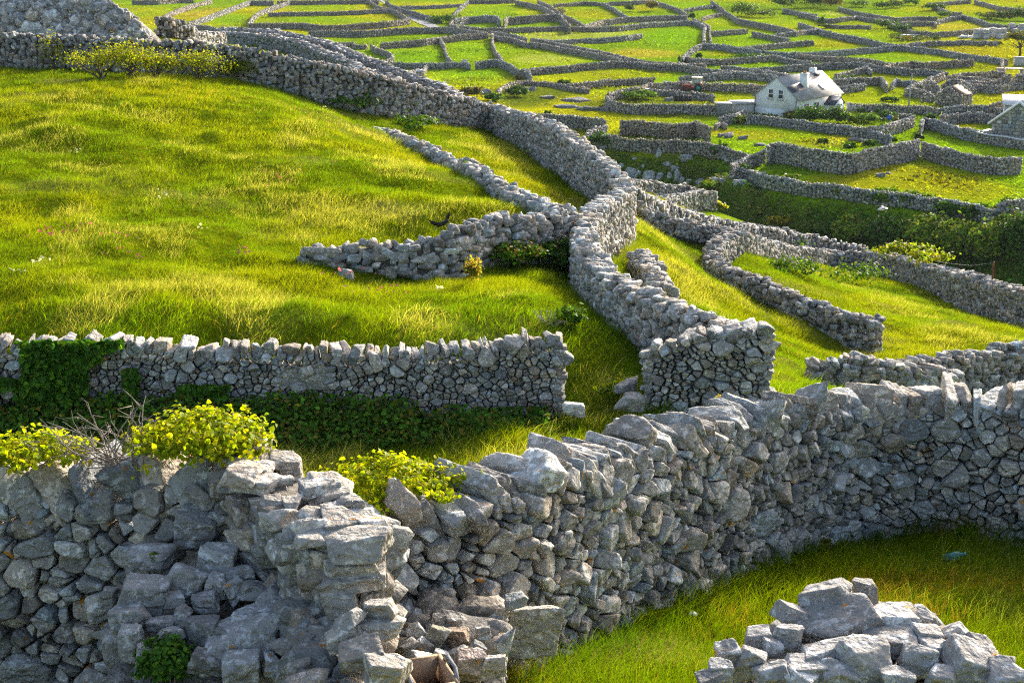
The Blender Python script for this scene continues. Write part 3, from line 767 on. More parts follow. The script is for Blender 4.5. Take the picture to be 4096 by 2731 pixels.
# ------------------------------------------------------------------ walls of the plain, traced on crop sheets of the photo, stood on the ground
GF = 'walls dividing the far fields'
FAR = [
 ('wall at the very top left behind the rubble mound', 1.3, 'A', [(-90,0),(60,2),(180,0),(420,-12),(560,-20)]),
 ('wall slanting up between a bright green and an ochre field, top left', 1.2, 'A', [(245,160),(380,100),(540,45),(640,20),(745,0)]),
 ('wall slanting up between the ochre field and the square green field', 1.3, 'A', [(500,240),(700,170),(900,95),(1050,40),(1150,5),(1290,5),(1400,10)]),
 ('curving wall on the right side of the square green field, top left', 1.2, 'A', [(1130,240),(1180,170),(1240,120),(1400,60),(1590,5)]),
 ('wall along the top of the two long strip fields left of the lane', 1.3, 'AB', [(1430,14),(1590,6),(1900,2),(2352,-4),(2500,0)]),
 ('wall dividing the two long strip fields left of the lane', 1.1, 'A', [(1330,128),(1560,122),(1800,120),(2100,114),(2352,103),(2500,95),(2640,92)]),
 ('wall along the bottom of the two strip fields left of the lane', 1.4, 'A', [(1130,240),(1420,236),(1700,238),(1880,262),(2150,256),(2352,238),(2600,222),(2810,195)]),
 ('long grey wall under the strip fields, running to the crossing of walls', 1.4, 'A', [(1760,320),(2050,318),(2352,318),(2600,296),(2900,282),(3200,278),(3450,310),(3600,332)]),
 ('short low wall beside the double track, before the first small field', .9, 'A', [(2060,442),(2150,440),(2230,440),(2245,465),(2352,470),(2368,466)]),
 ('low wall fragment behind the end of the double track', 1.0, 'A', [(560,262),(690,264),(790,290),(830,312)]),
 ('left wall of the tarred lane', 1.2, 'B', [(60,-30),(180,60),(330,92),(430,142),(520,198)]),
 ('right wall of the tarred lane', 1.2, 'B', [(270,0),(330,50),(450,88),(560,118),(750,178),(860,195)]),
 ('wall above the yellow-green field right of the lane', 1.0, 'B', [(400,62),(560,58),(700,56),(900,48),(1060,38)]),
 ('wall climbing on the left side of the large bright field, top centre', 1.2, 'B', [(960,182),(1000,112),(1070,52),(1130,4)]),
 ('wall along the upper edge of the large bright field, top centre', 1.2, 'B', [(1130,-2),(1400,-5),(1620,-8)]),
 ('wall slanting down the right side of the large bright field, top centre', 1.3, 'B', [(1620,2),(1750,26),(1900,62),(2000,112),(2040,142)]),
 ('high wall below the large bright field, left of its gap', 1.7, 'B', [(985,190),(1150,170),(1300,160),(1390,158),(1440,168),(1470,206)]),
 ('high rough wall below the large bright field, right of its gap', 1.8, 'B', [(1500,208),(1540,180),(1800,160),(2000,142),(2100,152),(2130,200),(2200,266)]),
 ('small curved wall stub by the bushes at the end of the lane', .9, 'B', [(985,195),(950,226),(942,252),(1015,262)]),
 ('long wall under the high walls, ending at the pale field', 1.2, 'B', [(1040,266),(1250,286),(1500,290),(1800,280),(2100,271),(2352,278),(2500,276),(2720,268)]),
 ('wall at the top of two green fields, left of the narrow gap', 1.3, 'B', [(205,450),(350,438),(500,425),(670,412),(830,390),(1000,366),(1180,350),(1345,336)]),
 ('low wall right of the narrow gap, below the pale field', 1.0, 'B', [(1370,322),(1500,342),(1640,366),(1745,392)]),
 ('wall running right from the narrow gap onto the grassy bank', 1.1, 'B', [(1392,366),(1600,396),(1740,442),(1900,452),(2100,490),(2352,532),(2430,548),(2600,580),(2740,612)]),
 ('thin wall curving down between two green fields, right one of two', 1.0, 'B', [(1385,352),(1384,450),(1420,540),(1478,600),(1482,632)]),
 ('thin wall curving down between two green fields, left one of two', 1.0, 'B', [(832,402),(882,460),(898,540),(925,600),(965,636)]),
 ('wall hooking round the first small field beside the double track', 1.0, 'B', [(115,470),(200,512),(300,546),(342,572),(332,610),(200,636)]),
 ('wall below the green fields with the standing slab at its end', 1.1, 'B', [(340,648),(500,650),(650,652),(800,655),(960,646),(1110,640),(1150,668)]),
 ('wall from the slab gap curving down to the right, ending in a knob', 1.3, 'B', [(1205,648),(1300,632),(1450,622),(1560,665),(1650,722),(1770,748),(1792,792)]),
 ('low tumbled wall near the white bucket', .8, 'B', [(650,742),(690,682),(770,657)]),
 ('rubble wall left of the white bucket, by the double track', .8, 'B', [(470,762),(540,735),(610,712)]),
 ('wall at the bottom of the flowery field, right of the knob wall', 1.2, 'B', [(1680,722),(1900,697),(2150,682),(2352,662),(2550,644),(2680,632),(2880,640),(3080,664),(3380,672),(3680,722),(3980,742)]),
 ('wall under the pale field, with the gap at its left end', 1.1, 'B', [(1785,396),(2000,432),(2200,472),(2352,500),(2500,528),(2650,560),(2800,600),(3000,634),(3200,650),(3420,660),(3620,672)]),
 ('wall closing the pale field, with the square corner', 1.1, 'B', [(1790,398),(2050,420),(2200,408),(2352,400),(2560,393),(2760,376),(2945,350)]),
 ('ruined bank wall over the rocky scrub', .8, 'B', [(1430,940),(1560,862),(1700,836),(1980,852),(2200,900),(2352,922),(2400,930)]),
 ('wall with a flat top along the lower side of the long flowery field', 1.1, 'B', [(2160,872),(2352,852),(2500,838),(2680,824),(2880,816),(3080,806)]),
 ('wall left of the doorway gap above the cliff', 1.6, 'B', [(1780,1178),(2000,1182),(2200,1202),(2352,1216),(2450,1228),(2570,1252)]),
 ('brown wall right of the doorway gap above the cliff', 1.9, 'C', [(415,1248),(600,1246),(800,1270),(1000,1290),(1150,1272),(1210,1258),(1280,1292),(1370,1330)]),
 ('wall above the yellow-green field left of the big bush, top centre right', 1.0, 'B', [(2020,42),(2200,30),(2352,16),(2520,26),(2600,30)]),
 ('wall running down past the whitish shrub', 1.2, 'B', [(1860,2),(2000,62),(2060,112),(2150,165),(2290,224),(2335,262)]),
 ('wall curving down left of the two round bushes, top centre right', 1.1, 'C', [(240,28),(350,78),(430,132),(495,172)]),
 ('long wall below the two round bushes', 1.4, 'C', [(45,270),(60,255),(250,206),(450,182),(700,166),(1000,156),(1130,162)]),
 ('wall above the two round bushes at the top edge', 1.1, 'C', [(300,20),(600,6),(750,2),(900,42),(1060,102),(1130,152)]),
 ('short wall above the small dark field, top centre right', 1.0, 'C', [(1090,92),(1300,62),(1420,52)]),
 ('wall round the vivid green field with the deep right side', 1.1, 'C', [(430,270),(700,238),(1000,222),(1180,216),(1265,242),(1312,272),(1292,340),(1300,425)]),
 ('right-hand wall of the grassy path beside the vivid green field', 1.1, 'C', [(1180,192),(1280,232),(1360,272),(1362,350),(1372,432)]),
 ('long straight wall slanting down from the top towards the green pastures', 1.3, 'C', [(1370,0),(1450,62),(1550,132),(1650,192),(1800,222),(2000,258),(2240,312)]),
 ('wall with a rubble slope below it, right of the dark bush', 1.0, 'C', [(1270,182),(1400,148),(1475,132)]),
 ('short wall dividing two pastures, ending at a gap', 1.1, 'C', [(1370,328),(1500,318),(1600,310),(1755,300)]),
 ('wall from the pasture gap slanting down to the right', 1.1, 'C', [(1800,332),(1900,346),(2050,376),(2190,402)]),
 ('wall rising to the right above the yellow pasture', 1.1, 'C', [(2030,352),(2200,332),(2352,314),(2540,304)]),
 ('very long wall across the middle of the pastures', 1.2, 'C', [(1295,448),(1500,462),(1650,492),(1900,522),(2200,546),(2352,546),(2640,526),(3000,496),(3290,466)]),
 ('wall stub with a rounded end in the yellow pasture', 1.1, 'C', [(1640,492),(1800,476),(2100,447),(2290,428),(2445,420)]),
 ('wall up the left side of the small round-topped pasture', 1.2, 'C', [(1068,602),(1100,562),(1180,492),(1288,448)]),
 ('ivied wall at the foot of the small round-topped pasture', 1.1, 'C', [(1078,572),(1160,602),(1400,616),(1700,602),(1990,577)]),
 ('low wall with the yellow slot, right of the pasture', 1.0, 'C', [(2000,572),(2150,602),(2320,634),(2420,642)]),
 ('wall running right from the little gap behind the white house', 1.1, 'C', [(1470,682),(1700,702),(2000,742),(2250,782)]),
 ('long wall passing behind the white house and the pole', 1.2, 'C', [(1790,704),(2100,687),(2320,668),(2580,652),(2900,642),(3100,682),(3400,712),(3700,722),(3850,752)]),
 ('wall behind the tractor field, with dark weeds at its foot', 1.2, 'C', [(1030,795),(1300,772),(1460,757),(1700,747),(2000,777),(2085,802)]),
 ('wall directly behind the boat and the tractor', 1.3, 'C', [(640,900),(700,872),(900,856),(1200,852),(1400,862),(1700,872),(1940,892)]),
 ('curved wall round the weedy plot left of the tractor', 1.3, 'C', [(280,968),(450,926),(620,902)]),
 ('long wall below the weedy plot, running to the grey shed', 1.4, 'C', [(275,990),(330,1052),(520,1082),(800,1087),(1200,1087),(1425,1092)]),
 ('wall in front of the tractor', 1.0, 'C', [(720,922),(900,937),(1200,962),(1380,982),(1405,1005)]),
 ('rough wall climbing to the grey shed', 1.2, 'C', [(1450,1217),(1600,1192),(1725,1150)]),
 ('heaped end of a broken wall below the shed', .7, 'C', [(1405,1300),(1470,1262),(1535,1300)]),
 ('front garden wall of the white house, left part', 1.2, 'C', [(1735,1197),(1900,1202),(2100,1227),(2352,1256),(2600,1292),(2840,1316),(3030,1352),(3260,1420)]),
 ('garden wall of the white house bending back to the pole', 1.5, 'D', [(545,1312),(740,1322),(870,1310),(1000,1275),(1120,1230),(1205,1200),(1160,1185),(1040,1175)]),
 ('wall along the top of the cliff, left of the gate posts', 1.5, 'E', [(62,342),(300,357),(500,397),(750,412),(1000,402),(1200,422),(1500,477),(1765,567)]),
 ('wall curling round the left end of the cliff-top field', 1.2, 'E', [(62,345),(95,312),(180,275),(275,252)]),
 ('wall climbing between the cliff and the big yellow field', 1.6, 'E', [(1575,670),(1750,590),(1940,500)]),
 ('high zigzag retaining wall above the big yellow field, with big footing stones', 2.2, 'E', [(1960,468),(2020,432),(2150,452),(2352,485),(2500,515),(2730,550),(2880,542),(3130,482),(3430,432),(3540,402)]),
 ('long wall closing the back of the big yellow field, with a squared right end', 1.8, 'F', [(1285,425),(1600,512),(1900,582),(2100,602),(2330,592)]),
 ('long wall on top of the dark bank, below the big yellow field', 1.35, 'E', [(1570,672),(1750,722),(2000,792),(2150,812),(2280,842),(2450,868),(2590,862),(2850,905),(3050,930),(3350,956),(3650,1002),(4050,1066),(4350,1132)]),
 ('wall running off right above the ruins', 1.1, 'D', [(1000,470),(1200,484),(1500,520),(1800,570),(2000,592),(2190,620)]),
 ('long wall from the left edge of the silage sheet down through the pastures', 1.2, 'D', [(0,235),(180,290),(240,312),(420,350),(700,402),(860,440),(1030,462)]),
 ('wall at the left edge of the yellow pasture with the rounded stub', 1.1, 'D', [(-40,330),(80,312),(185,300)]),
 ('short wall along the strip below the silage sheet', 1.0, 'D', [(1030,470),(1200,450),(1420,430),(1700,420),(2080,430)]),
 ('brown wall curving under the twin green strips', 1.2, 'D', [(0,560),(200,575),(400,590),(700,610),(980,656)]),
 ('rusty brown wall under the twin green strips, at right', 1.2, 'D', [(880,690),(1000,664),(1180,632),(1320,650),(1500,640),(1830,618)]),
 ('wall joining the rusty brown wall to the stone ruins', 1.2, 'D', [(1560,785),(1750,762),(2000,750),(2150,742),(2120,650),(2130,622)]),
 ('wall turning down from the pole pasture to the roofless ruin', 1.2, 'D', [(1520,756),(1400,800),(1280,840),(1240,870)]),
 ('broken wall with upright boulders behind the white house', 1.1, 'D', [(370,775),(480,748),(600,716),(710,694),(765,730)]),
 ('wall at right of the white house, upper, with a sloped end', 1.3, 'D', [(330,830),(500,812),(700,806),(860,804),(900,840),(925,880)]),
 ('wall at right of the white house, lower and shorter', 1.2, 'D', [(390,900),(560,880),(690,862)]),
 ('wall in front of the roofless ruin, passing behind the pole', 1.1, 'D', [(500,1070),(700,1082),(900,1085),(1200,1100),(1500,1120)]),
 ('short wall between two fields left of the roofless ruin', 1.0, 'D', [(960,880),(1010,828),(1120,838),(1250,850)]),
 ('wall in front of the ruined cottage running right', 1.2, 'D', [(1500,1118),(1700,1092),(1900,1095),(2100,1120),(2260,1150)]),
 ('pale brown wall at the right edge above the stone cottage', 1.5, 'D', [(1990,1092),(2120,1060),(2240,1020),(2400,1005)]),
 ('wall of the small paddock beside the stone cottage, back side', 1.3, 'D', [(1470,1215),(1560,1190),(1830,1170),(2000,1190),(2110,1215)]),
 ('wall of the small paddock beside the stone cottage, front side', 1.4, 'D', [(1265,1300),(1300,1225),(1480,1260),(1700,1330),(1900,1362),(2020,1370)]),
 ('short curved wall between paddock and stone cottage', 1.2, 'D', [(2130,1225),(2080,1270),(2070,1310)]),
 ('long wall behind the ruins at the right edge', 1.2, 'D', [(1740,860),(1900,880),(2100,900),(2250,860),(2400,850)]),
 ('wall just above the long wall behind the ruins', 1.1, 'D', [(1650,790),(1850,800),(2000,830),(2200,815),(2400,790)]),
 ('wall under the pale seeded field, upper right', 1.1, 'D', [(0,135),(120,150),(220,185),(330,195),(450,180),(600,165),(760,190),(960,210)]),
 ('wall winding below the bright hill field, upper right', 1.1, 'D', [(420,70),(560,110),(750,145),(1000,185),(1250,170),(1450,172)]),
 ('wall at the top of the pale curved field, upper right', 1.1, 'D', [(1000,235),(1200,222),(1420,222),(1440,250)]),
 ('wall rising then falling along the scrubby field, upper right', 1.1, 'D', [(1440,215),(1560,180),(1720,155),(1850,190),(1980,240),(2150,262),(2400,255)]),
 ('wall under the pale curved field, running behind the block stacks', 1.1, 'D', [(960,240),(1060,280),(1200,320),(1400,335),(1650,320),(1900,296),(2200,290),(2400,285)]),
 ('wall of the topmost right field, long and sagging', 1.1, 'D', [(1840,0),(1950,30),(2100,70),(2300,85),(2450,90)]),
 ('wall above the topmost bright field, right of the dark trees', 1.1, 'D', [(1340,30),(1500,20),(1700,5),(1800,-5)]),
 ('wall left of the topmost bright field, half buried in bushes', 1.0, 'D', [(1400,60),(1520,100),(1620,130),(1700,128)]),
 ('far wall edging the dark trees', 1.1, 'C', [(2120,90),(2352,130),(2480,150)]),
 ('low hedge-topped wall in the strip below the pale seeded field', .9, 'D', [(280,250),(450,262),(620,262),(760,268)]),
 ('wall stub of rough stones at the right edge of the bank', 1.6, 'F', [(2060,1080),(2120,1060),(2240,1035),(2450,1030)]),
]
def far_walls():
    for i, (lab, h, c, pts) in enumerate(FAR):
        rng = np.random.default_rng(100 + i)
        P = []
        for x, y in pts:
            p = at(c[0], x, y, h, 95.0 if c in 'EF' else 118.0)
            P.append((p[0], p[1], p[2], p[2] + h))
        y = np.mean([p[1] for p in P]); sz = .26 if y < 210 else .30
        r = rng.uniform(-1, 1)
        tone = np.array((.92, .89, .88)) * (1 + .10 * rng.uniform(-1, 1)) * (1 + .07 * r, 1, 1 - .07 * r)
        if 'brown' in lab: tone = np.array((.98, .85, .74))
        make_wall(P, lab, 1, sz, .33, 'stone_far', GF, rng=rng, aspect=1.45, upright=.35, tone=tone, copk=dict(hgt=(.16, .30), thick=(.07, .16), top=.05, lw=.9))
far_walls()
# ------------------------------------------------------------------ leaves, shrubs, grass
CROP['H'] = (0, 1600, 1.3864); CROP['I'] = (1350, 1600, 1.3864); CROP['J'] = (2700, 1600, 1.3861)

def leaf_verts(P, Nn, size, rng, shape='quad'):
    """leaf blades at P with facing Nn"""
    n = len(P); Nn = unit(Nn)
    a = unit(np.cross(Nn, rng.normal(size=(n, 3)))); b = np.cross(Nn, a)
    sz = (size * rng.uniform(.6, 1.25, n))[:, None]
    if shape == 'quad':
        V = np.stack([P - a * sz * .55, P + b * sz * .38 + Nn * sz * .08, P + a * sz * .6, P - b * sz * .38 + Nn * sz * .08], 1)
        F = np.array([[0, 1, 2], [0, 2, 3]])
    else:
        V = np.stack([P - a * sz * .5, P - a * sz * .3 + b * sz * .42 + Nn * sz * .16, P + a * sz * .1 + b * sz * .4 + Nn * sz * .14, P + a * sz * .62 - Nn * sz * .1,
                      P + a * sz * .1 - b * sz * .4 + Nn * sz * .14, P - a * sz * .3 - b * sz * .42 + Nn * sz * .16], 1)
        F = np.array([[0, 2, 1], [0, 3, 2], [0, 4, 3], [0, 5, 4]])
    return V, F

def flatpack(V, F, tint):
    n, k = V.shape[:2]
    return V.reshape(-1, 3), (F[None] + (np.arange(n) * k)[:, None, None]).reshape(-1, 3), np.repeat(tint, k, 0)

def leaf_tint(n, rng, col, var=.22, alt=None, pa=.2):
    c = np.repeat(np.array(col)[None], n, 0)
    if alt is not None:
        m = rng.random(n) < pa; c[m] = alt
    return np.clip(c * np.exp(rng.normal(size=(n, 1)) * var), 0, 1)

def crown(c, r, n, rng, clumps=None, cl=.3, shell=.55, flat_bottom=True):
    """clumped points in an uneven ellipsoid"""
    clumps = clumps or max(6, n // 28)
    d = unit(rng.normal(size=(clumps, 3)))
    if flat_bottom: d[:, 2] = np.where(d[:, 2] < -.25, -d[:, 2] * .6, d[:, 2])
    rad = rng.uniform(shell, 1.0, (clumps, 1)) * (1 + .18 * rng.normal(size=(clumps, 1)))
    C = d * rad * np.array(r)
    k = rng.integers(0, clumps, n)
    P = C[k] + rng.normal(size=(n, 3)) * cl * np.array(r) * rng.uniform(.5, 1.1, (clumps, 1))[k]
    Nn = unit(P / np.array(r)) + rng.normal(size=(n, 3)) * .7 + np.array([0, 0, .3])
    return P + np.array(c), Nn

def twigs(base, r, n, rng, h=.8, rad=.01):
    mb = MB()
    for _ in range(n):
        a = rng.uniform(0, 6.28); q = rng.uniform(.2, .8)
        t = np.array([math.cos(a) * q * r[0], math.sin(a) * q * r[1], r[2] * h * rng.uniform(.7, 1.2)])
        mb.tube([np.array((0, 0, -.05)) + rng.normal(size=3) * .03, t * .5 + rng.normal(size=3) * .06 * r[2], t], [rad * 1.3, rad, rad * .4], 5, False)
    return mb

def shrub(kind, label, cat, base, r, n, size, col, rng, group=None, alt=None, pa=.2, mat='leafdark', stems=True, var=.25, shape='quad', sink=.15, cl=.28, stem_mat='bark'):
    base = np.array(base, float); c = np.array((0, 0, r[2] * (1 - sink)))
    P, Nn = crown(c, r, n, rng, cl=cl)
    V, F = leaf_verts(P, Nn, size, rng, shape)
    V, F, T = flatpack(V, F, leaf_tint(n, rng, col, var, alt, pa))
    if stems:
        root = thing(kind, label, cat, base, 0, group)
        mesh('foliage', V, F, M[mat], root, T)
        twigs(base, r, 9, rng, 1.2, max(.006, .02 * r[0])).build('stems', M[stem_mat], root)
        return root
    o = mesh(kind, V, F, M[mat], None, T); o.location = [float(v) for v in base]
    return tag(o, label, cat, group)

# footprint of walls, so that no grass grows out of them
FX0, FY0, FS_ = -45.0, 0.0, .12
FOOT = np.zeros((int(130 / FS_), int(110 / FS_)), bool)
def footprint(pts, width):
    p = Path(pts, .1)
    for o in np.arange(-width/2, width/2 + .05, .1):
        Q, T, Nn = p.get(p.s)
        i = ((Q[:, 0] + Nn[:, 0] * o - FX0) / FS_).astype(int); j = ((Q[:, 1] + Nn[:, 1] * o - FY0) / FS_).astype(int)
        ok = (i >= 0) & (j >= 0) & (i < FOOT.shape[0]) & (j < FOOT.shape[1]); FOOT[i[ok], j[ok]] = True
for k, v in NEAR.items(): footprint(v, .6)

def in_foot(x, y):
    i = ((x - FX0) / FS_).astype(int).clip(0, FOOT.shape[0] - 1); j = ((y - FY0) / FS_).astype(int).clip(0, FOOT.shape[1] - 1)
    return FOOT[i, j]

G_DEEP = np.array((.038, .100, .002)); G_MID = np.array((.115, .200, .003)); G_YEL = np.array((.195, .235, .003)); G_DRY = np.array((.30, .21, .03)); G_PALE = np.array((.31, .31, .08))

def grass(name, n, y0, y1, rng, hgt, wid, seg=1, umax=.47, mask=None):
    u = rng.uniform(-umax, umax, n); y = np.exp(rng.uniform(math.log(y0), math.log(y1), n)); x = u * y
    ok = ~in_foot(x, y)
    if mask is not None: ok &= mask(x, y)
    x, y = x[ok], y[ok]; n = len(x); z = terr(x, y)
    n2 = fbm(x / 4.5, y / 5.5, 12, 3); n3 = fbm(x / .9, y / 1.1, 13, 3); n4 = fbm(x / 9., y / 5., 41, 2)
    q = np.clip((n2 - .35) * 3.2, 0, 1)[:, None]
    c = G_MID * (1 - q) + G_YEL * q
    q = np.clip((.50 - n3) * 4.5, 0, 1)[:, None]; c = c * (1 - q * .75) + G_DEEP * q * .75
    pale = rng.random(n) < np.clip((fbm(x / 1.8, y / 2.4, 51, 3) - .58) * 3.2, 0, .5)
    dry = rng.random(n) < np.clip((n4 - .5) * .8, .02, .22)
    c[dry] = G_DRY; c[pale] = G_PALE
    lane = (y < 17)                                    # the plot before the near wall is greener, with straw patches and painted-in shade
    st = np.clip((fbm(x / 1.1, y / .9, 61, 3) - .55) * 5, 0, 1)
    m = lane & (rng.random(n) < st * .7); c[m] = G_DRY * .75
    g = lane & ~m; c[g] = c[g] * .4 + G_MID * .3 + G_DEEP * .3
    c = np.clip(c * np.exp(rng.normal(size=(n, 1)) * .22), 0, 1)
    h = hgt * (.45 + 1.0 * n3) * rng.uniform(.6, 1.3, n) * np.where(pale, 1.35, 1) * (.7 + .6 * n2)
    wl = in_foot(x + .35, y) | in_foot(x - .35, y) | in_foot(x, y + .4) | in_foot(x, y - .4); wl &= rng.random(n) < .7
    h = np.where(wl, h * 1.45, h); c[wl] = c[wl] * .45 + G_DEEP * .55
    a = rng.uniform(0, 6.283, n); sc = np.clip(y / 11, 1, 9) ** .8
    w = wid * sc * rng.uniform(.6, 1.3, n)
    bx = np.stack([np.cos(a) * w / 2, np.sin(a) * w / 2 * .4, np.zeros(n)], -1)
    lean = np.stack([.28 + .55 * rng.normal(size=n), -.1 + .55 * rng.normal(size=n), np.ones(n)], -1) * h[:, None]
    p = np.stack([x, y, z - .02], -1)
    if seg == 1:
        V = np.stack([p - bx, p + bx, p + lean], 1); F = np.array([[0, 1, 2]])
    else:
        md = p + lean * np.array((.32, .32, .58))
        V = np.stack([p - bx, p + bx, md + bx * .75, md - bx * .75, p + lean], 1); F = np.array([[0, 1, 2], [0, 2, 3], [3, 2, 4]])
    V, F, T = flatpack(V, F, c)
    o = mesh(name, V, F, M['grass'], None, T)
    return tag(o, kind='stuff')

rg = np.random.default_rng(21)
_sn = Path(NEAR['snake'], .3).Q
def right_of_snake(x, y): return x > np.interp(y, _sn[::-1, 1], _sn[::-1, 0])
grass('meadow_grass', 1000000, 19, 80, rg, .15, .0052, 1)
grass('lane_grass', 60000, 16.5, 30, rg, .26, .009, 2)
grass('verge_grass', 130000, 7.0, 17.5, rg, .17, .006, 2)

# ------------------------------------------------------------------ loose stones
def stone_at(label, c, px, py, w, h, dF, roll=0.0, dep=.8, rng=None, lod=5, tint=None, group=None, name='loose_stone', mat='stone', yaw=None, jit=.2, cat='stone'):
    p = pix(c, px, py, dF); s = CROP[c][2] * FS / dF
    he = np.array([[w / s / 2, max(w, h) / s / 2 * dep, h / s / 2]]) * .9
    v = blocks(he, lod, rng, jit * .8, 45, .03, 4, .92)
    v = rot_axis(v, 1, np.array([math.radians(roll)])); v = rot_axis(v, 2, np.array([rng.uniform(-.4, .4) if yaw is None else yaw]))
    t = stone_tint(1, rng, .2, .05) if tint is None else np.array([tint]) * np.exp(rng.normal() * .16)
    o = mesh(name, v[0], ICO[lod][1], M[mat], None, np.repeat(t, v.shape[1], 0)); o.location = [float(q) for q in p]
    return tag(o, label, cat, group)

def pasture(n, rng):
    u = rng.uniform(-.42, .42, n); y = np.exp(rng.uniform(math.log(112), math.log(430), n)); x = u * y
    k = (terr0(x, y) > -.6) & (fbm(x / 2.5, y / 2.5, 81, 3) > .36); x, y = x[k], y[k]; n = len(x); z = terr(x, y)
    c = ground_col(x, y) * np.exp(rng.normal(size=(n, 1)) * .28)
    rough = np.clip((fbm(x / 7, y / 7, 83, 3) - .5) * 5, 0, 1)
    c = c * (1 - .35 * rough[:, None]); h = rng.uniform(.05, .16, n) * (1 + 1.8 * rough); w = rng.uniform(.10, .26, n)
    a = rng.uniform(0, 3.14, n); b = np.stack([np.cos(a) * w, np.sin(a) * w, np.zeros(n)], -1); p = np.stack([x, y, z - .02], -1)
    t = p + np.stack([rng.normal(size=n) * .5, rng.normal(size=n) * .5, np.ones(n)], -1) * h[:, None]
    V, F, T = flatpack(np.stack([p - b, p + b, t], 1), np.array([[0, 1, 2]]), np.clip(c, 0, 1))
    tag(mesh('pasture_grass', V, F, M['grass'], None, T), kind='stuff')
pasture(260000, rg)
rs = np.random.default_rng(5)
dH = lambda y: 9.25 - (y - 700) / 868 * 1.15
HEAP = 'stones of the fallen heap by the left wall'
GEN = 'grey stone fallen among others in the heap between the left wall and the stub'
for lab, x, y, w, h, r in [
    ('dark flat block poking out of the shaded left wall', 830,868,250,115,3), ('large squared block high in the corner of the left wall', 1095,715,250,215,8),
    ('dark flat-topped block under the corner block', 1225,878,240,175,4), ('dark slanting block at the middle of the fallen heap', 1030,1015,235,220,18),
    ('biggest dark flat-faced block at the left of the fallen heap', 800,1085,330,235,9), (GEN,1320,985,190,120,-20), (GEN,1205,1035,130,140,10), (GEN,1300,1040,150,130,-30),
    ('pale slab lying tilted across the fallen heap', 1565,1110,265,140,28), ('long whale-shaped slab with white lichen on top of the fallen heap', 1350,1315,470,215,-11),
    ('thin flat stone resting on the whale-shaped slab', 1400,1188,250,80,-10), ('smooth squared pale block leaning beside the whale-shaped slab', 1690,1318,235,245,16),
    ('reddish block below the whale-shaped slab', 1340,1475,250,185,-8), ('small upright pale stone below the whale-shaped slab', 1503,1475,88,155,3), (GEN,1160,1450,215,125,14),
    ('small flat dark stone lying left of the whale-shaped slab', 900,1235,160,72,-2), (GEN,935,1310,160,110,-18), (GEN,1000,1215,110,160,20), (GEN,1105,1270,230,150,-8),
    (GEN,1690,1470,140,185,8), (GEN,1600,1515,140,150,20), (GEN,1810,1420,120,210,-12), (GEN,1135,1120,160,110,-10), (GEN,1420,1060,190,110,15), (GEN,720,1340,160,170,5),
    (GEN,720,1215,230,160,-6), (GEN,605,1085,100,120,8), (GEN,1740,1545,180,120,0), (GEN,820,1410,150,130,12), (GEN,1250,1330,150,140,6), (GEN,1490,1340,140,150,-14), (GEN,960,1110,130,90,0)]:
    stone_at(lab, 'H', x, y, w, h, dH(y), r, .75, rs, tint=(.86, .89, .95), group=HEAP)
FOOTG = 'stones lying at the foot of the big wall'
GENF = 'grey stone lying in the tumble at the foot of the big wall'
dI = lambda y: 9.3 - (y - 1000) / 560 * .9
for lab, x, y, w, h, r, t in [
    ('rusty orange stone at the foot of the big wall', 675,1312,150,125,-18,(1.2,.98,.82)), ('greenish slanting slab left of the rusty orange stone', 545,1320,120,180,28,(1.0,1.0,.86)),
    ('thin blue-grey slab lying on the great boulder', 985,1112,150,82,-10,(.82,.9,.95)), ('large pinkish stone under the rusty orange stone', 735,1480,170,190,10,(1.15,1.0,.95)),
    (GENF,640,1225,120,80,10,None), (GENF,440,1290,110,120,-30,None), (GENF,775,1390,110,120,20,None), (GENF,870,1475,140,150,0,None), (GENF,680,1410,120,90,-20,None), (GENF,570,1225,90,90,0,None),
    (GENF,480,1370,110,100,30,None), (GENF,580,1440,110,110,10,None), (GENF,400,1380,120,110,0,None), (GENF,810,1290,100,90,-10,None), (GENF,480,1480,170,130,8,None)]:
    stone_at(lab, 'I', x, y, w, h, dI(y), r, .7, rs, tint=t, group=FOOTG)
STUBG = 'big slabs at the broken end of the stub wall'
for lab, x, y, w, h, r, d in [
    ('long pale slab with orange lichen capping the stub wall end', 120,805,380,150,-9,8.25), ('thick slab second from the top of the stub wall end', 60,905,330,110,-4,8.3),
    ('long flat slab third from the top of the stub wall end', 90,985,390,130,-8,8.3), ('dark squared block low in the stub wall end', 20,1130,210,170,0,8.25),
    ('small dark block beside the low squared block', 185,1090,130,120,4,8.35), ('narrow pale slab tilted upward at the foot of the stub end', 65,1215,200,85,-32,7.95),
    ('light split block right of the tilted slab', 240,1170,210,170,-14,8.05), ('wide brown block under the light split block', 250,1260,280,130,-6,8.0),
    ('reddish long block near the bottom edge of the stub end', 120,1420,270,150,-14,7.75), ('whitish broken block at the bottom edge of the stub end', 265,1500,280,190,5,7.6),
    ('dark flat block under the tilted slab', 30,1320,210,120,-20,7.9)]:
    stone_at(lab, 'I', x, y, w, h, d, r, .75, rs, tint=(1.12, 1.11, 1.08) if 'pale' in lab or 'whitish' in lab or 'light' in lab else (1.0, .98, .96), group=STUBG)
PILE = 'stones of the pile at the lower right'
GENP = 'grey stone low in the pile at the lower right'
dJ = lambda y: 8.0 - (y - 1050) / 520 * .75
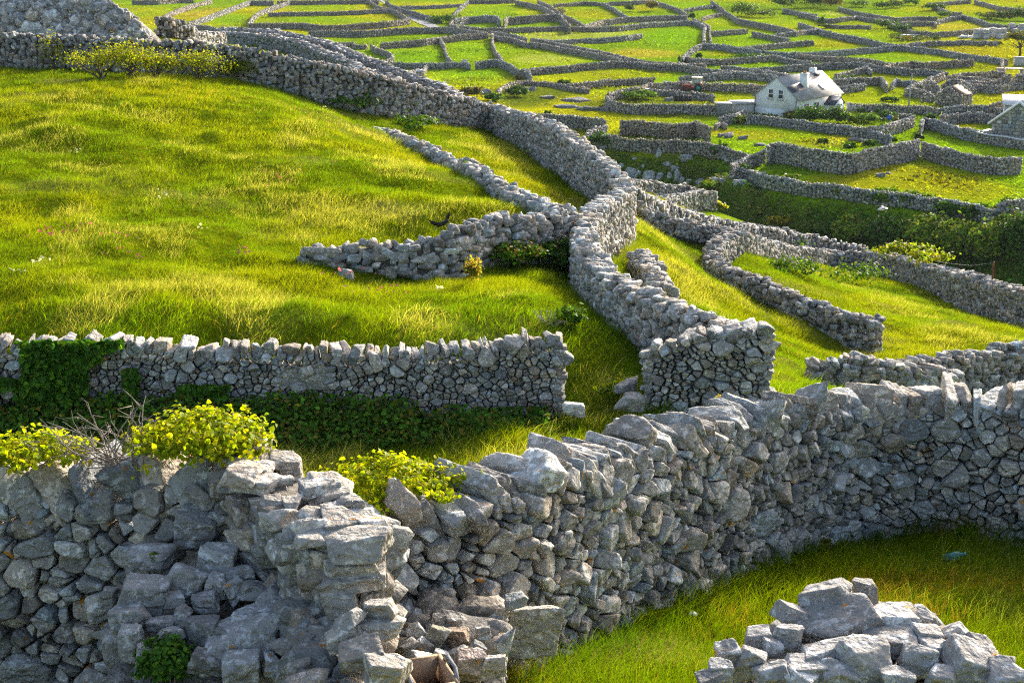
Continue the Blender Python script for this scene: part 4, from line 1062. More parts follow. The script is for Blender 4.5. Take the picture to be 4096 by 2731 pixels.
for lab, x, y, w, h, r in [
    ('broad ridged slab crowning the lower right pile', 930,1210,430,150,-24), ('slab behind the ridged slab, pointing up', 850,1110,290,180,-32), ('grey knob at the very top of the pile', 1045,1045,160,110,5),
    ('wedge pointing left below the top of the pile', 650,1185,190,105,22), ('angular block right of the ridged slab', 1185,1225,290,165,-10), ('flat slab under the angular block', 1180,1340,330,115,-7),
    ('stacked block left under the ridged slab', 625,1315,175,165,8), ('small dark block at the left shoulder of the pile', 455,1320,175,125,-4), (GENP,545,1375,120,95,0), ('block at the left flank of the pile', 420,1450,185,165,8),
    (GENP,310,1425,160,160,-12), (GENP,240,1510,150,130,0), ('long dark stone in the middle of the pile', 820,1405,280,130,-3), (GENP,745,1480,280,110,4), ('big lichen-spotted block in the front of the pile', 1040,1455,330,250,12),
    ('pitted pale block right of the lichen-spotted block', 1340,1445,200,210,5), (GENP,1370,1212,120,85,10), ('rounded brownish stone on the right shoulder of the pile', 1400,1310,205,135,6), (GENP,1430,1400,160,125,14),
    ('pointed dark stone standing on the right of the pile', 1560,1305,160,150,-38), (GENP,1680,1370,170,130,20), ('large smooth slab on the right flank of the pile', 1640,1465,340,220,14), ('pale flat slab at the bottom right corner', 1850,1540,280,150,6),
    ('pale block at the bottom of the pile', 540,1525,220,140,-18), (GENP,690,1545,190,110,8), (GENP,190,1560,140,100,0), (GENP,1560,1400,130,100,0), (GENP,900,1520,200,120,6), (GENP,1230,1540,190,110,0), (GENP,1480,1540,190,130,0)]:
    stone_at(lab, 'J', x, y, w, h, dJ(y), r, .8, rs, tint=(.97, .99, 1.04), group=PILE)

def filler(label, c, n, fx, fd, size, rng, back=.22, name='rubble_heap'):
    he = []; P = []
    for _ in range(n):
        x, y = fx(rng)
        P.append(pix(c, x, y, fd(y) + back + rng.uniform(0, .25))); k = size * math.exp(rng.normal() * .3)
        he.append((k, k * .8, k * .7))
    v = blocks(np.array(he), 3, rng, .22, 22, .03, 4)
    v = rot_axis(v, 1, rng.normal(size=n) * .4); v = rot_axis(v, 2, rng.normal(size=n) * .6)
    v = v + np.array(P)[:, None]
    V, F, T = pack([(v, stone_tint(n, rng, .2) * .7, ICO[3][1])], None)
    o = P[0]; return tag(mesh(name, V, F, M['stone'], None, T, origin=o), label, 'rubble')
def fH(r):
    y = r.uniform(780, 1700); return r.uniform(640 + max(0, 1100 - y) * .6, 1780), y
filler('packed rubble under the fallen heap beside the left wall', 'H', 170, fH, dH, .085, rs, .34)
def fI(r):
    y = r.uniform(1180, 1640); return r.uniform(330, 900), y
filler('small rubble under the tumble at the foot of the big wall', 'I', 130, fI, dI, .08, rs, .2)
def fJ(r):
    y = r.uniform(1180, 1750); t = min(1, (y - 1130) / 440); return r.uniform(1000 - 130 - 560 * t, 1040 + 170 + 700 * t), y
filler('packed rubble filling the lower right pile', 'J', 170, fJ, dJ, .085, rs, .3)
def fS(r):
    y = r.uniform(700, 1700); return r.uniform(-230, 240), y
filler('packed rubble inside the broken end of the stub wall', 'I', 150, fS, lambda y: 8.3 if y < 1150 else 8.3 - (y - 1150) / 450 * .7, .09, rs, .15)
# the great boulder in the foot of the near wall
b = stone_at('x', 'I', 1062, 1270, 345, 360, 9.7, 8, .5, rs, 5, (1.12, 1.08, 1.02), name='boulder', jit=.1, yaw=.25)
for k in ('label', 'category'): del b[k]
b.parent = R_near; b.location = b.location - R_near.location; b['label'] = 'great smooth boulder in the foot of the wall'
b = stone_at('x', 'Z', 700, 868, 150, 66, 27.1, 0, .1, rs, 4, (.85, .84, .80), name='boulder', jit=.06, yaw=0)
for k in ('label', 'category'): del b[k]
b.parent = R_midl; b.location = b.location - R_midl.location; b['label'] = 'broad flat slab set in the middle of the wall'
stone_at('long flat slab ending the low jutting wall in the meadow', 'Z', 735, 581, 92, 26, 35.8, 2, .5, rs, 4, (1.1, 1.05, 1.0))
stone_at('boulder half sunk in grass before the low jutting wall', 'Z', 795, 630, 42, 30, 35.0, 8, .7, rs, 3)
stone_at('square block fallen in the gap beside the tall wall block', 'Z', 1450, 925, 62, 48, 26.6, 5, .7, rs, 4)
stone_at('low stone with leaves round it inside the gap', 'Z', 1440, 888, 60, 26, 27.6, -8, .7, rs, 3, (.7, .72, .75))
stone_at('pale stone at the foot of the squared wall end', 'Z', 1318, 940, 52, 36, 26.8, 0, .8, rs, 3, (1.15, 1.15, 1.15))
stone_at('tall boulder standing on the low tumbled row in the meadow', 'Z', 1075, 378, 38, 34, 48.2, 20, .7, rs, 3, (1.2, 1.2, 1.2))

# stub wall of flat-laid slabs
def stub():
    rng = np.random.default_rng(77); path = Path(NEAR['stub'], .1)
    o = path.Q[len(path.Q) // 2]; org = np.array(o[:3]); root = thing('stone_wall', 'short stub wall of flat slabs coming towards the viewer in the left foreground', 'stone wall', org, 0, GN)
    parts = [row_face(path, 1, 4, .13, .5, rng, .05, 2.1), row_face(path, -1, 4, .13, .5, rng, .05, 2.1), end_face(path, 1, 4, .16, .45, rng)]
    V, F, T = with_core(pack(parts, None), path, .2, .18, .12, .6)
    mesh('wall_face', V - org, F, M['stone'], root, T * .95)
    n = 34; s = rng.uniform(0, path.L, n); k = rng.uniform(.05, .13, n)
    v = blocks(np.stack([k, k * .9, k * .42], -1), 5, rng, .14, 45, .03, 4); v = rot_axis(v, 2, rng.uniform(0, 3, n)); v = rot_axis(v, 1, rng.normal(size=n) * .15)
    Q, _, _ = path.get(s)
    w = place(v, s, rng.uniform(-.24, .24, n), Q[:, 3] + rng.uniform(-.1, .03, n), path)
    V, F, T = pack([(w, stone_tint(n, rng, .2) * 1.1, ICO[5][1])], None)
    mesh('coping', V - org, F, M['stone'], root, T)
stub()
tag(make_wall(based([(1468,598,570,44),(1492,635,602,42),(1512,655,630,40.2),(1528,672,654,39)]), 'stepped buttress of blocks against the right side of the winding wall', 2, .24, .55, group=GN, rng=np.random.default_rng(9), both=True, ground=True)[0])
# ruined fort mound, top left
def fort():
    rng = np.random.default_rng(33); pts = fixed([(-130,12,80),(0,26,80),(70,6,79),(130,-2,79),(200,8,78.5),(260,2,78),(310,14,77.5),(345,38,77),(365,66,77)], 2.3)
    path = Path(pts, .4); mid = path.facing(np.array([path.L / 2]))[0]; n = 2400
    s = rng.uniform(0, path.L, n); f = rng.uniform(0, 1, n) ** .8
    he = np.stack([rng.uniform(.12, .38, n), rng.uniform(.08, .22, n), rng.uniform(.1, .32, n)], -1)
    v = blocks(he, 2, rng, .25, 20, .05, 4); v = rot_axis(v, 1, rng.normal(size=n) * .6); v = rot_axis(v, 0, rng.normal(size=n) * .4)
    Q, _, _ = path.get(s)
    w = place(v, s, mid * (.35 + 1.5 * (1 - f) + .9 * fbm(s / 1.2, f * 4, 8, 3) + .15 * rng.normal(size=n)), Q[:, 2] - .2 + f * (Q[:, 3] - Q[:, 2] + .25) * (.6 + .62 * fbm(s / 2.2, s * 0, 4, 3)), path)
    t = stone_tint(n, rng, .4) * 1.15
    V, F, T = pack([(w, t, ICO[2][1])], None); c = core_mesh(path, 1.5, .3, .8, .6); V, F, T = join((V, F, T), (c[0], c[1], np.full((len(c[0]), 3), .8)))
    tag(mesh('stone_mound', V, F, M['stone_mid'], None, T, origin=path.Q[3][:3]), 'pale tumbled rubble mound of a ruined stone fort, top left corner', 'ruin')
fort()
# ------------------------------------------------------------------ plants near and middle
CROP['S'] = (0, 0, 1.0)
rv = np.random.default_rng(91)
IVYC = (.25, .33, .006); IVYY = (.42, .42, .012)

def ivy_clump(label, x, y, w, h, dF, n, col=IVYC, alt=IVYY, size=.037, pa=.4, name='ivy', dep=.8, mat='leaf', thick=1.0):
    base = pix('Z', x, y + h / 2, dF); s = CROP['Z'][2] * FS / dF
    r = np.array((w / s / 2, w / s / 2 * dep, h / s * .55)) ; r[1] = min(r[1], .34 * thick)
    c = np.array((0, 0, r[2] * .85))
    n = int(n * 3.4); P, Nn = crown(c, r * .92, n, rv, clumps=max(8, n // 12), cl=.14, shell=.8); Nn = Nn + np.array((0, -.2, .5))
    V, F = leaf_verts(P, Nn, size, rv, 'heart'); V, F, T = flatpack(V, F, leaf_tint(n, rv, col, .22, alt, pa))
    root = thing(name, label, 'plant', base)
    mesh('foliage', V, F, M[mat], root, T)
    mb = MB()
    for _ in range(7):
        t = c + (rv.uniform(-1, 1, 3) * r) * .9
        mb.tube([(rv.uniform(-.5, .5) * r[0], 0, -.08), t * .6, t], [.008, .006, .003], 5, False)
    mb.build('stems', M['twig'], root)
    return root
ivy_clump('bright yellow-green ivy along the wall top at the left edge', 85, 1038, 270, 74, 9.6, 420)
ivy_clump('large domed ivy clump on the wall top beside bare twigs', 462, 1006, 300, 112, 9.45, 950, thick=1.2)
ivy_clump('spreading bright ivy clump on the wall top left of the leaning cap stones', 900, 1108, 320, 96, 9.75, 760)
ivy_clump('small sprig of ivy between the stub and the bright clump', 735, 1105, 70, 50, 9.6, 50, pa=.6)
ivy_clump('little orange-yellow plant on the wall top, lower of two', 1330, 1026, 46, 34, 11.6, 45, (.38, .22, .02), (.42, .33, .02), .05)
ivy_clump('little yellow plant on the wall top, upper of two', 1665, 932, 62, 36, 13.6, 70, (.40, .30, .02), (.38, .40, .03), .05)
ivy_clump('yellow-leaved plants on the wall top at the right edge', 2350, 905, 44, 44, 15, 50, (.34, .30, .02), IVYC, .05)
ivy_clump('dark green bush sprouting from the fallen heap at bottom left', 380, 1515, 120, 110, 8.35, 700, (.045, .12, .012), (.10, .20, .015), .03, .25, 'bush', 1.0, 'leafdark')
ivy_clump('few green leaves low in the shaded left wall', 350, 1290, 60, 40, 9.0, 40, (.07, .14, .012), IVYC, .05)

def dead_twigs(label, base, spread, n, rng, rad=.009):
    mb = MB(); base = np.array(base)
    for _ in range(n):
        a = rng.uniform(-1.2, 1.0); L = rng.uniform(.5, 1.0) * spread
        d = np.array([math.sin(a), rng.normal() * .25, math.cos(a) * .75]); p = np.array([rng.uniform(-.25, .25) * spread, rng.uniform(-.1, .1), -.05]); pts = [p]
        for k in range(5):
            d = d + rng.normal(size=3) * .28; p = p + unit(d) * L / 5; pts.append(p)
            if k in (1, 2, 3):
                e = unit(d + rng.normal(size=3) * .9); mb.tube([p, p + e * L * .16, p + unit(e + rng.normal(size=3) * .4) * L * .3], [rad * .55, rad * .4, rad * .2], 4, False)
        mb.tube(pts, [rad, rad * .9, rad * .8, rad * .6, rad * .45, rad * .25], 5, False)
    o = mb.build('dead_shrub', M['twig']); o.location = [float(v) for v in base]
    return tag(o, label, 'dead shrub')
dead_twigs('bare pale twigs of a dead shrub standing beside the domed ivy', pix('Z', 285, 1045, 9.45), .6, 34, rv, .006)
dead_twigs('two or three thin bare twigs rising from the ivy at left', pix('Z', 140, 1030, 9.45), .26, 9, rv, .004)
dead_twigs('tangle of dry brambles against the corner of the winding wall', pix('Z', 1312, 580, 39.0), 1.3, 34, rv, .014)
dead_twigs('heap of brown twigs lying in the grass by the gap', at('Z', 1262, 745, 0, 20, 60), .55, 16, rv, .010)

def face_ivy(label, path, xr, tr, n, size, rng, col, alt, thr, seed, mat='leafdark', name='ivy', pa=.15, out=.42):
    """ivy over part of a wall's camera side: xr = range of stations, tr = range of height fractions"""
    s = rng.uniform(*xr, n * 4); f = rng.uniform(*tr, n * 4)
    e = np.clip((xr[1] - s) / (.45 * (xr[1] - xr[0])), 0, 1)
    k = fbm(s / .9, f * 1.9, seed, 3) > thr + .10 * np.abs(f - np.mean(tr)) + .16 * (1 - e); s, f = s[k][:n], f[k][:n]; n = len(s)
    Q, T, Nn = path.get(s); sg = path.facing(np.array([path.L / 2]))[0]
    H = Q[:, 3] - Q[:, 2]; off = sg * (out + np.abs(rng.normal(size=n)) * .06 + .25 * (1 - f) ** 2 * rng.random(n))
    P = np.stack([Q[:, 0] + Nn[:, 0] * off, Q[:, 1] + Nn[:, 1] * off, Q[:, 2] + f * H], -1)
    nn = np.c_[Nn * sg, np.full(n, .35)] + rng.normal(size=(n, 3)) * .5
    V, F = leaf_verts(P, nn, size, rng, 'heart'); V, F, T = flatpack(V, F, leaf_tint(n, rng, col, .3, alt, pa))
    o = P.mean(0); return tag(mesh(name, V, F, M[mat], None, T, origin=o), label, 'plant')
def st(path, px):                 # station where the wall's middle height meets display column px
    Q = path.Q; d = CZ * Q[:, 1] - SZ * (Q[:, 3] - CAM[2]); x = (Q[:, 0] / d * FS + 2048) * .574219
    i = np.argmin(abs(x - px)); return path.s[i]
IV = (.045, .125, .008)
face_ivy('dense dark ivy covering the left end of the middle wall', P_midl, (0, st(P_midl, 290)), (.0, 1.04), 5200, .12, rv, IV, (.10, .20, .010), .32, 3)
face_ivy('patch of dark ivy on the middle wall right of the dense ivy', P_midl, (st(P_midl, 300), st(P_midl, 450)), (.15, .8), 700, .12, rv, IV, (.10, .11, .012), .45, 5)
face_ivy('thin ivy patch low on the middle wall below its slab', P_midl, (st(P_midl, 430), st(P_midl, 560)), (.1, .5), 300, .11, rv, IV, (.09, .13, .012), .45, 6)
face_ivy('ivy on the lower right end of the middle wall', P_midl, (st(P_midl, 1215), st(P_midl, 1285)), (.0, .35), 220, .10, rv, IV, (.12, .18, .012), .4, 8)
for i, (a, b, lab) in enumerate([(0, 300, 'bramble hedge at the foot of the middle wall under the dense ivy'), (300, 620, 'bramble hedge at the foot of the middle wall, left of its centre'), (620, 960, 'bramble hedge at the foot of the middle wall, right of its centre'), (960, 1250, 'bramble hedge at the foot of the middle wall by its squared end')]):
    n = (2600, 2600, 2900, 1500)[i]; s = rv.uniform(st(P_midl, a), st(P_midl, b), n); Q, T, Nn = P_midl.get(s); sg = P_midl.facing(np.array([P_midl.L / 2]))[0]
    hh = (.55, .5, .55, .35)[i] * (.4 + 1.1 * fbm(s / 1.2, s * 0, 60 + i, 2)); d = rv.uniform(.35, 1.5, n); f = rv.random(n)
    X = Q[:, 0] + sg * Nn[:, 0] * d; Y = Q[:, 1] + sg * Nn[:, 1] * d
    P = np.stack([X, Y, terr(X, Y) + f * hh * np.clip(1.5 - d * .75, .25, 1)], -1)
    V, F = leaf_verts(P, np.c_[Nn * sg * .6, np.ones(n)] + rv.normal(size=(n, 3)) * .6, .085, rv, 'heart')
    V, F, T = flatpack(V, F, leaf_tint(n, rv, (.055, .13, .008), .4, (.15, .12, .012), .15))
    tag(mesh('bramble', V, F, M['leafdark'], None, T, origin=P.mean(0)), lab, 'plant')

def px_shrub(kind, label, cat, c, x, y, w, h, n, leaf, col, alt=None, pa=.2, ymin=110, mat='leafdark', group=None, stems=False, dep=.8, var=.28, lift=0.0, shape='quad'):
    if group == 'shrubs in the garden of the white house': y += 22; h *= .74
    if kind == 'ragwort': w *= 1.15; h *= 1.1
    b = at(c, x, y, 0, ymin); b[2] += lift
    d = CZ * b[1] - SZ * (b[2] - CAM[2]); s = CROP[c][2] * FS / d
    r = (w / s / 2, w / s / 2 * dep, h / s * .58)
    return shrub(kind, label, cat, b, r, n, leaf, col, rv, group, alt, pa, mat, stems, var, shape, .12)
DK = (.035, .095, .006); MD = (.065, .145, .006); LT = (.12, .21, .012); YG = (.22, .25, .012); BR = (.17, .12, .03); OL = (.09, .11, .015)
px_shrub('bramble', 'bramble thicket in the corner behind the low jutting wall, right part', 'plant', 'Z', 1265, 612, 120, 62, 1500, .11, DK, (.13, .09, .015), .15, 28)
px_shrub('bramble', 'bramble thicket in the corner behind the low jutting wall, middle part', 'plant', 'Z', 1180, 612, 110, 55, 1200, .11, MD, (.20, .14, .015), .2, 28)
px_shrub('bramble', 'green bramble beside the tan tussock at the jutting wall', 'plant', 'Z', 1110, 600, 60, 60, 600, .10, MD, LT, .3, 28)
px_shrub('alexanders', 'tall yellow-green flowering plant against the winding wall', 'plant', 'Z', 1348, 652, 62, 72, 700, .075, (.10, .20, .012), (.36, .36, .02), .5, 24, 'leaf', stems=True)
px_shrub('fennel', 'thin yellow-flowered plant at the foot of the winding wall near the tall block', 'plant', 'Z', 1525, 740, 40, 60, 160, .06, (.10, .19, .012), (.36, .34, .02), .3, 22, 'leaf', stems=True)
px_shrub('weed', 'green weeds beside the heap of brown twigs', 'plant', 'Z', 1310, 745, 70, 34, 420, .10, MD, LT, .3, 22)
px_shrub('weed', 'bright weeds inside the gap by the fallen block', 'plant', 'Z', 1410, 925, 80, 50, 420, .09, (.14, .24, .012), YG, .4, 18, 'leaf')
px_shrub('alexanders', 'pale yellow flowering plant in front of the dense ivy', 'plant', 'Z', 75, 905, 80, 110, 330, .07, (.12, .20, .012), (.38, .38, .03), .5, 20, 'leaf', stems=True)
px_shrub('tussock', 'tan dead tussock hanging at the step of the low jutting wall', 'plant', 'Z', 1045, 640, 44, 44, 500, .07, (.32, .20, .06), (.38, .28, .06), .4, 26, 'leaf')
px_shrub('tussock', 'orange-green tussock right of the tan one', 'plant', 'Z', 1085, 655, 40, 62, 600, .07, (.36, .26, .03), (.16, .22, .012), .4, 26, 'leaf')
for i, (x, y, w, h, lab) in enumerate([(235,182,150,64,'broad bank of yellow-flowered weeds against the meadow wall, left'), (300,178,120,70,'tall yellow-flowered weeds against the meadow wall, left of centre'), (360,176,90,50,'clump of yellow weeds against the meadow wall, third from the left'),
        (455,182,110,58,'clump of yellow weeds against the meadow wall, fourth from the left'), (545,186,70,46,'clump of yellow weeds against the meadow wall, rightmost'), (125,160,60,62,'thin yellow weeds by the meadow wall at far left'), (40,150,40,50,'sparse weeds by the meadow wall at the left edge')]):
    px_shrub('ragwort', lab, 'plant', 'Z', x, y, w, h, 1500 if i < 5 else 420, .085, (.17, .22, .006), (.31, .28, .008), .25, 45, 'leaf', 'yellow weeds along the meadow wall', True, .5)
px_shrub('bramble', 'dark brambles at the foot of the meadow wall near the low row of stones', 'plant', 'Z', 790, 246, 150, 26, 700, .16, DK, MD, .3, 45)
px_shrub('bramble', 'green weeds where the meadow wall ends at the winding wall', 'plant', 'Z', 950, 292, 130, 22, 500, .16, MD, LT, .3, 45)
px_shrub('fennel', 'wispy yellow plant in front of the winding wall, upper one', 'plant', 'Z', 1165, 320, 36, 46, 130, .10, MD, (.3, .3, .02), .4, 45, 'leaf', stems=True)
px_shrub('fennel', 'yellow weed among the low tumbled row', 'plant', 'Z', 1080, 405, 30, 36, 120, .08, MD, (.38, .34, .02), .5, 40, 'leaf')
b = P_back.get(np.array([st(P_back, 2035)]))[0][0]
for lab, px, w, n in [('leafy ivy mound on top of the wall behind the enclosure, bigger', 2070, 1.5, 900), ('ivy trailing on top of the wall behind the enclosure, smaller', 2130, 1.0, 480)]:
    q = P_back.get(np.array([st(P_back, px)]))[0][0]
    shrub('ivy', lab, 'plant', (q[0], q[1], q[3] - .15), (w, .5, .45), n, .16, (.13, .20, .012), rv, None, (.30, .28, .015), .3, 'leaf', False)
for lab, x, y, w, h in [('dark brambles at the foot of the enclosure wall, left', 1830, 628, 110, 30), ('dark brambles at the foot of the enclosure wall, right', 1960, 655, 150, 46), ('green weeds behind the narrow lane wall', 1790, 562, 110, 22), ('yellow weeds by the enclosure wall at right', 2230, 700, 70, 40), ('yellow weeds by the enclosure wall at the right edge', 2310, 735, 60, 46)]:
    px_shrub('bramble', lab, 'plant', 'Z', x, y, w, h, 520, .15, MD if 'yellow' not in lab else LT, LT if 'yellow' not in lab else (.3, .3, .02), .3, 45)
px_shrub('tussock', 'grassy yellow-green bank top behind the narrow lane', 'plant', 'E', 1350, 1150, 330, 60, 900, .3, (.20, .24, .012), (.36, .28, .03), .3, 80, 'leaf', dep=.5)
px_shrub('tussock', 'orange grassy cushion at the end of the narrow lane bank', 'plant', 'E', 2120, 1300, 300, 70, 900, .3, (.30, .25, .015), (.2, .23, .012), .3, 80, 'leaf', dep=.5)
px_shrub('ivy', 'yellow-green ivy on the end of the short wall below the cliff', 'plant', 'E', 1290, 1090, 150, 130, 700, .2, (.15, .22, .012), YG, .3, 80, 'leaf', dep=.4)

for lab, x, y, w, h in [('leafy weeds at the foot of the big wall, right one', 2228, 1238, 60, 30), ('leafy weeds at the foot of the big wall, left one', 2055, 1222, 46, 22), ('dry tuft at the foot of the big wall', 1900, 1262, 60, 20), ('green tuft at the foot of the big wall near the boulder', 1330, 1465, 60, 24)]:
    px_shrub('weed', lab, 'plant', 'Z', x, y, w, h, 170, .05, (.24, .19, .06) if 'dry' in lab else MD, LT, .3, 6)
# wild flowers in the meadow: too many and small to count
def flowers(name, spots, n, col, y0):
    P = []
    for x, y, rx, ry in spots:
        for _ in range(n):
            p = at('Z', x + rv.normal() * rx, y + rv.normal() * ry, 0, y0, 90); P.append((p[0], p[1], p[2] + .3))
    P = np.array(P); k = len(P)
    V, F = leaf_verts(P, np.tile((0, -.5, 1.0), (k, 1)) + rv.normal(size=(k, 3)) * .3, .075, rv); V, F, T = flatpack(V, F, leaf_tint(k, rv, col, .15))
    tag(mesh(name, V, F, M['leaf'], None, T), kind='stuff')
flowers('clover_flowers', [(150,545,40,14),(110,560,20,10),(270,565,25,8),(640,430,14,9),(565,600,10,5),(800,650,30,8),(1250,540,20,8),(870,690,30,6),(300,610,40,8)], 13, (.42, .12, .22), 20)
flowers('daisy_flowers', [(85,628,9,3),(105,620,10,4),(178,366,7,4),(368,470,10,6),(465,548,7,5),(480,190,3,3),(1010,692,5,4),(750,262,9,4),(40,650,8,5)], 6, (.85, .85, .85), 20)

# scrub over the dark bank and hollow, rough ground on the plain
def scrub():
    n = 120000; y = rv.uniform(92, 190, n); x = rv.uniform(-.06, .52, n) * y; z = terr(x, y)
    k = (terr0(x, y) < -.5) & (fbm(x / 2.2, y / 2.2, 71, 3) > .33); x, y, z = x[k], y[k], z[k]; n = len(x)
    hh = (fbm(x / 3.5, y / 3.5, 72, 2) - .2) * 1.2
    P = np.stack([x, y, z + rv.random(n) * np.clip(hh, .1, 1.2)], -1)
    V, F = leaf_verts(P, rv.normal(size=(n, 3)) * .6 + (0, -.2, 1), .36, rv)
    q = fbm(x / 6, y / 6, 74, 2)[:, None]
    V, F, T = flatpack(V, F, np.clip(np.where(q > .55, np.array(OL) * 1.5, np.array(DK) * 1.7) * np.exp(rv.normal(size=(n, 1)) * .35), 0, 1))
    tag(mesh('bank_scrub', V, F, M['leafdark'], None, T), kind='stuff')
scrub()
HG = 'bushes on the dark bank'
for lab, c, x, y, w, h, n, col, alt in [
    ('rounded bush with a lit crown on the dark bank under the gull', 'F', 530, 1500, 310, 250, 2000, LT, YG), ('pale-flowered bush hanging over the bank wall', 'F', 460, 1010, 150, 100, 700, LT, (.34,.34,.2)),
    ('orange-tinged bush at the left on the bank wall', 'F', 80, 950, 150, 70, 500, OL, BR), ('leafy bush against the bank wall, upper middle', 'F', 900, 1050, 360, 100, 1300, MD, LT), ('leafy bush against the bank wall right of the gull', 'F', 1200, 1090, 260, 110, 1000, MD, LT),
    ('dark bush below the bank wall, right of centre', 'F', 1600, 1200, 300, 130, 1200, DK, MD), ('dark bush below the bank wall near its right end', 'F', 1860, 1220, 280, 120, 1200, DK, MD), ('light green bush at the right end of the bank', 'F', 2070, 1230, 160, 110, 800, LT, YG),
    ('yellow-topped bush at the right edge of the bank', 'F', 2220, 1340, 260, 130, 1200, MD, YG), ('ivy mass on the rough stub wall at the right edge', 'F', 2170, 1160, 150, 120, 800, MD, LT),
    ('hedge mass in the hollow, left', 'F', 900, 1570, 420, 300, 2000, DK, MD), ('hedge mass in the hollow with bright top, centre', 'F', 1330, 1640, 440, 370, 2600, LT, YG), ('hedge mass in the hollow with bright top, right of centre', 'F', 1680, 1670, 460, 360, 2600, LT, YG),
    ('hedge mass in the hollow with bright top, right', 'F', 2010, 1690, 460, 370, 2600, LT, YG), ('dark hedge mass in the hollow at the right edge', 'F', 2290, 1680, 360, 430, 2200, DK, MD), ('small bush at the foot of the bank, left of the lit crown', 'F', 230, 1390, 260, 90, 900, MD, OL),
    ('bush on the bank by the white sheep-track, left', 'E', 1870, 1200, 130, 70, 500, OL, YG), ('bush at the top of the cliff wall', 'E', 1230, 520, 110, 80, 450, MD, YG), ('leafy bush beside the gate posts of the cliff', 'E', 1480, 600, 170, 130, 800, DK, MD), ('dark bush under the left end of the cliff wall', 'E', 250, 480, 260, 120, 1000, DK, MD),
    ('bush on the cliff wall end above the bank', 'E', 1690, 800, 170, 120, 700, DK, MD), ('light bush spilling over the bank wall', 'E', 2170, 880, 200, 90, 700, LT, YG), ('yellow-green bush at the foot of the cliff', 'E', 1400, 910, 240, 60, 600, LT, YG)]:
    px_shrub('bush', lab, 'bush', c, x, y, w, h, n, .34, col, alt, .35, 100, 'leafdark', HG)
FG = 'bushes among the far fields'
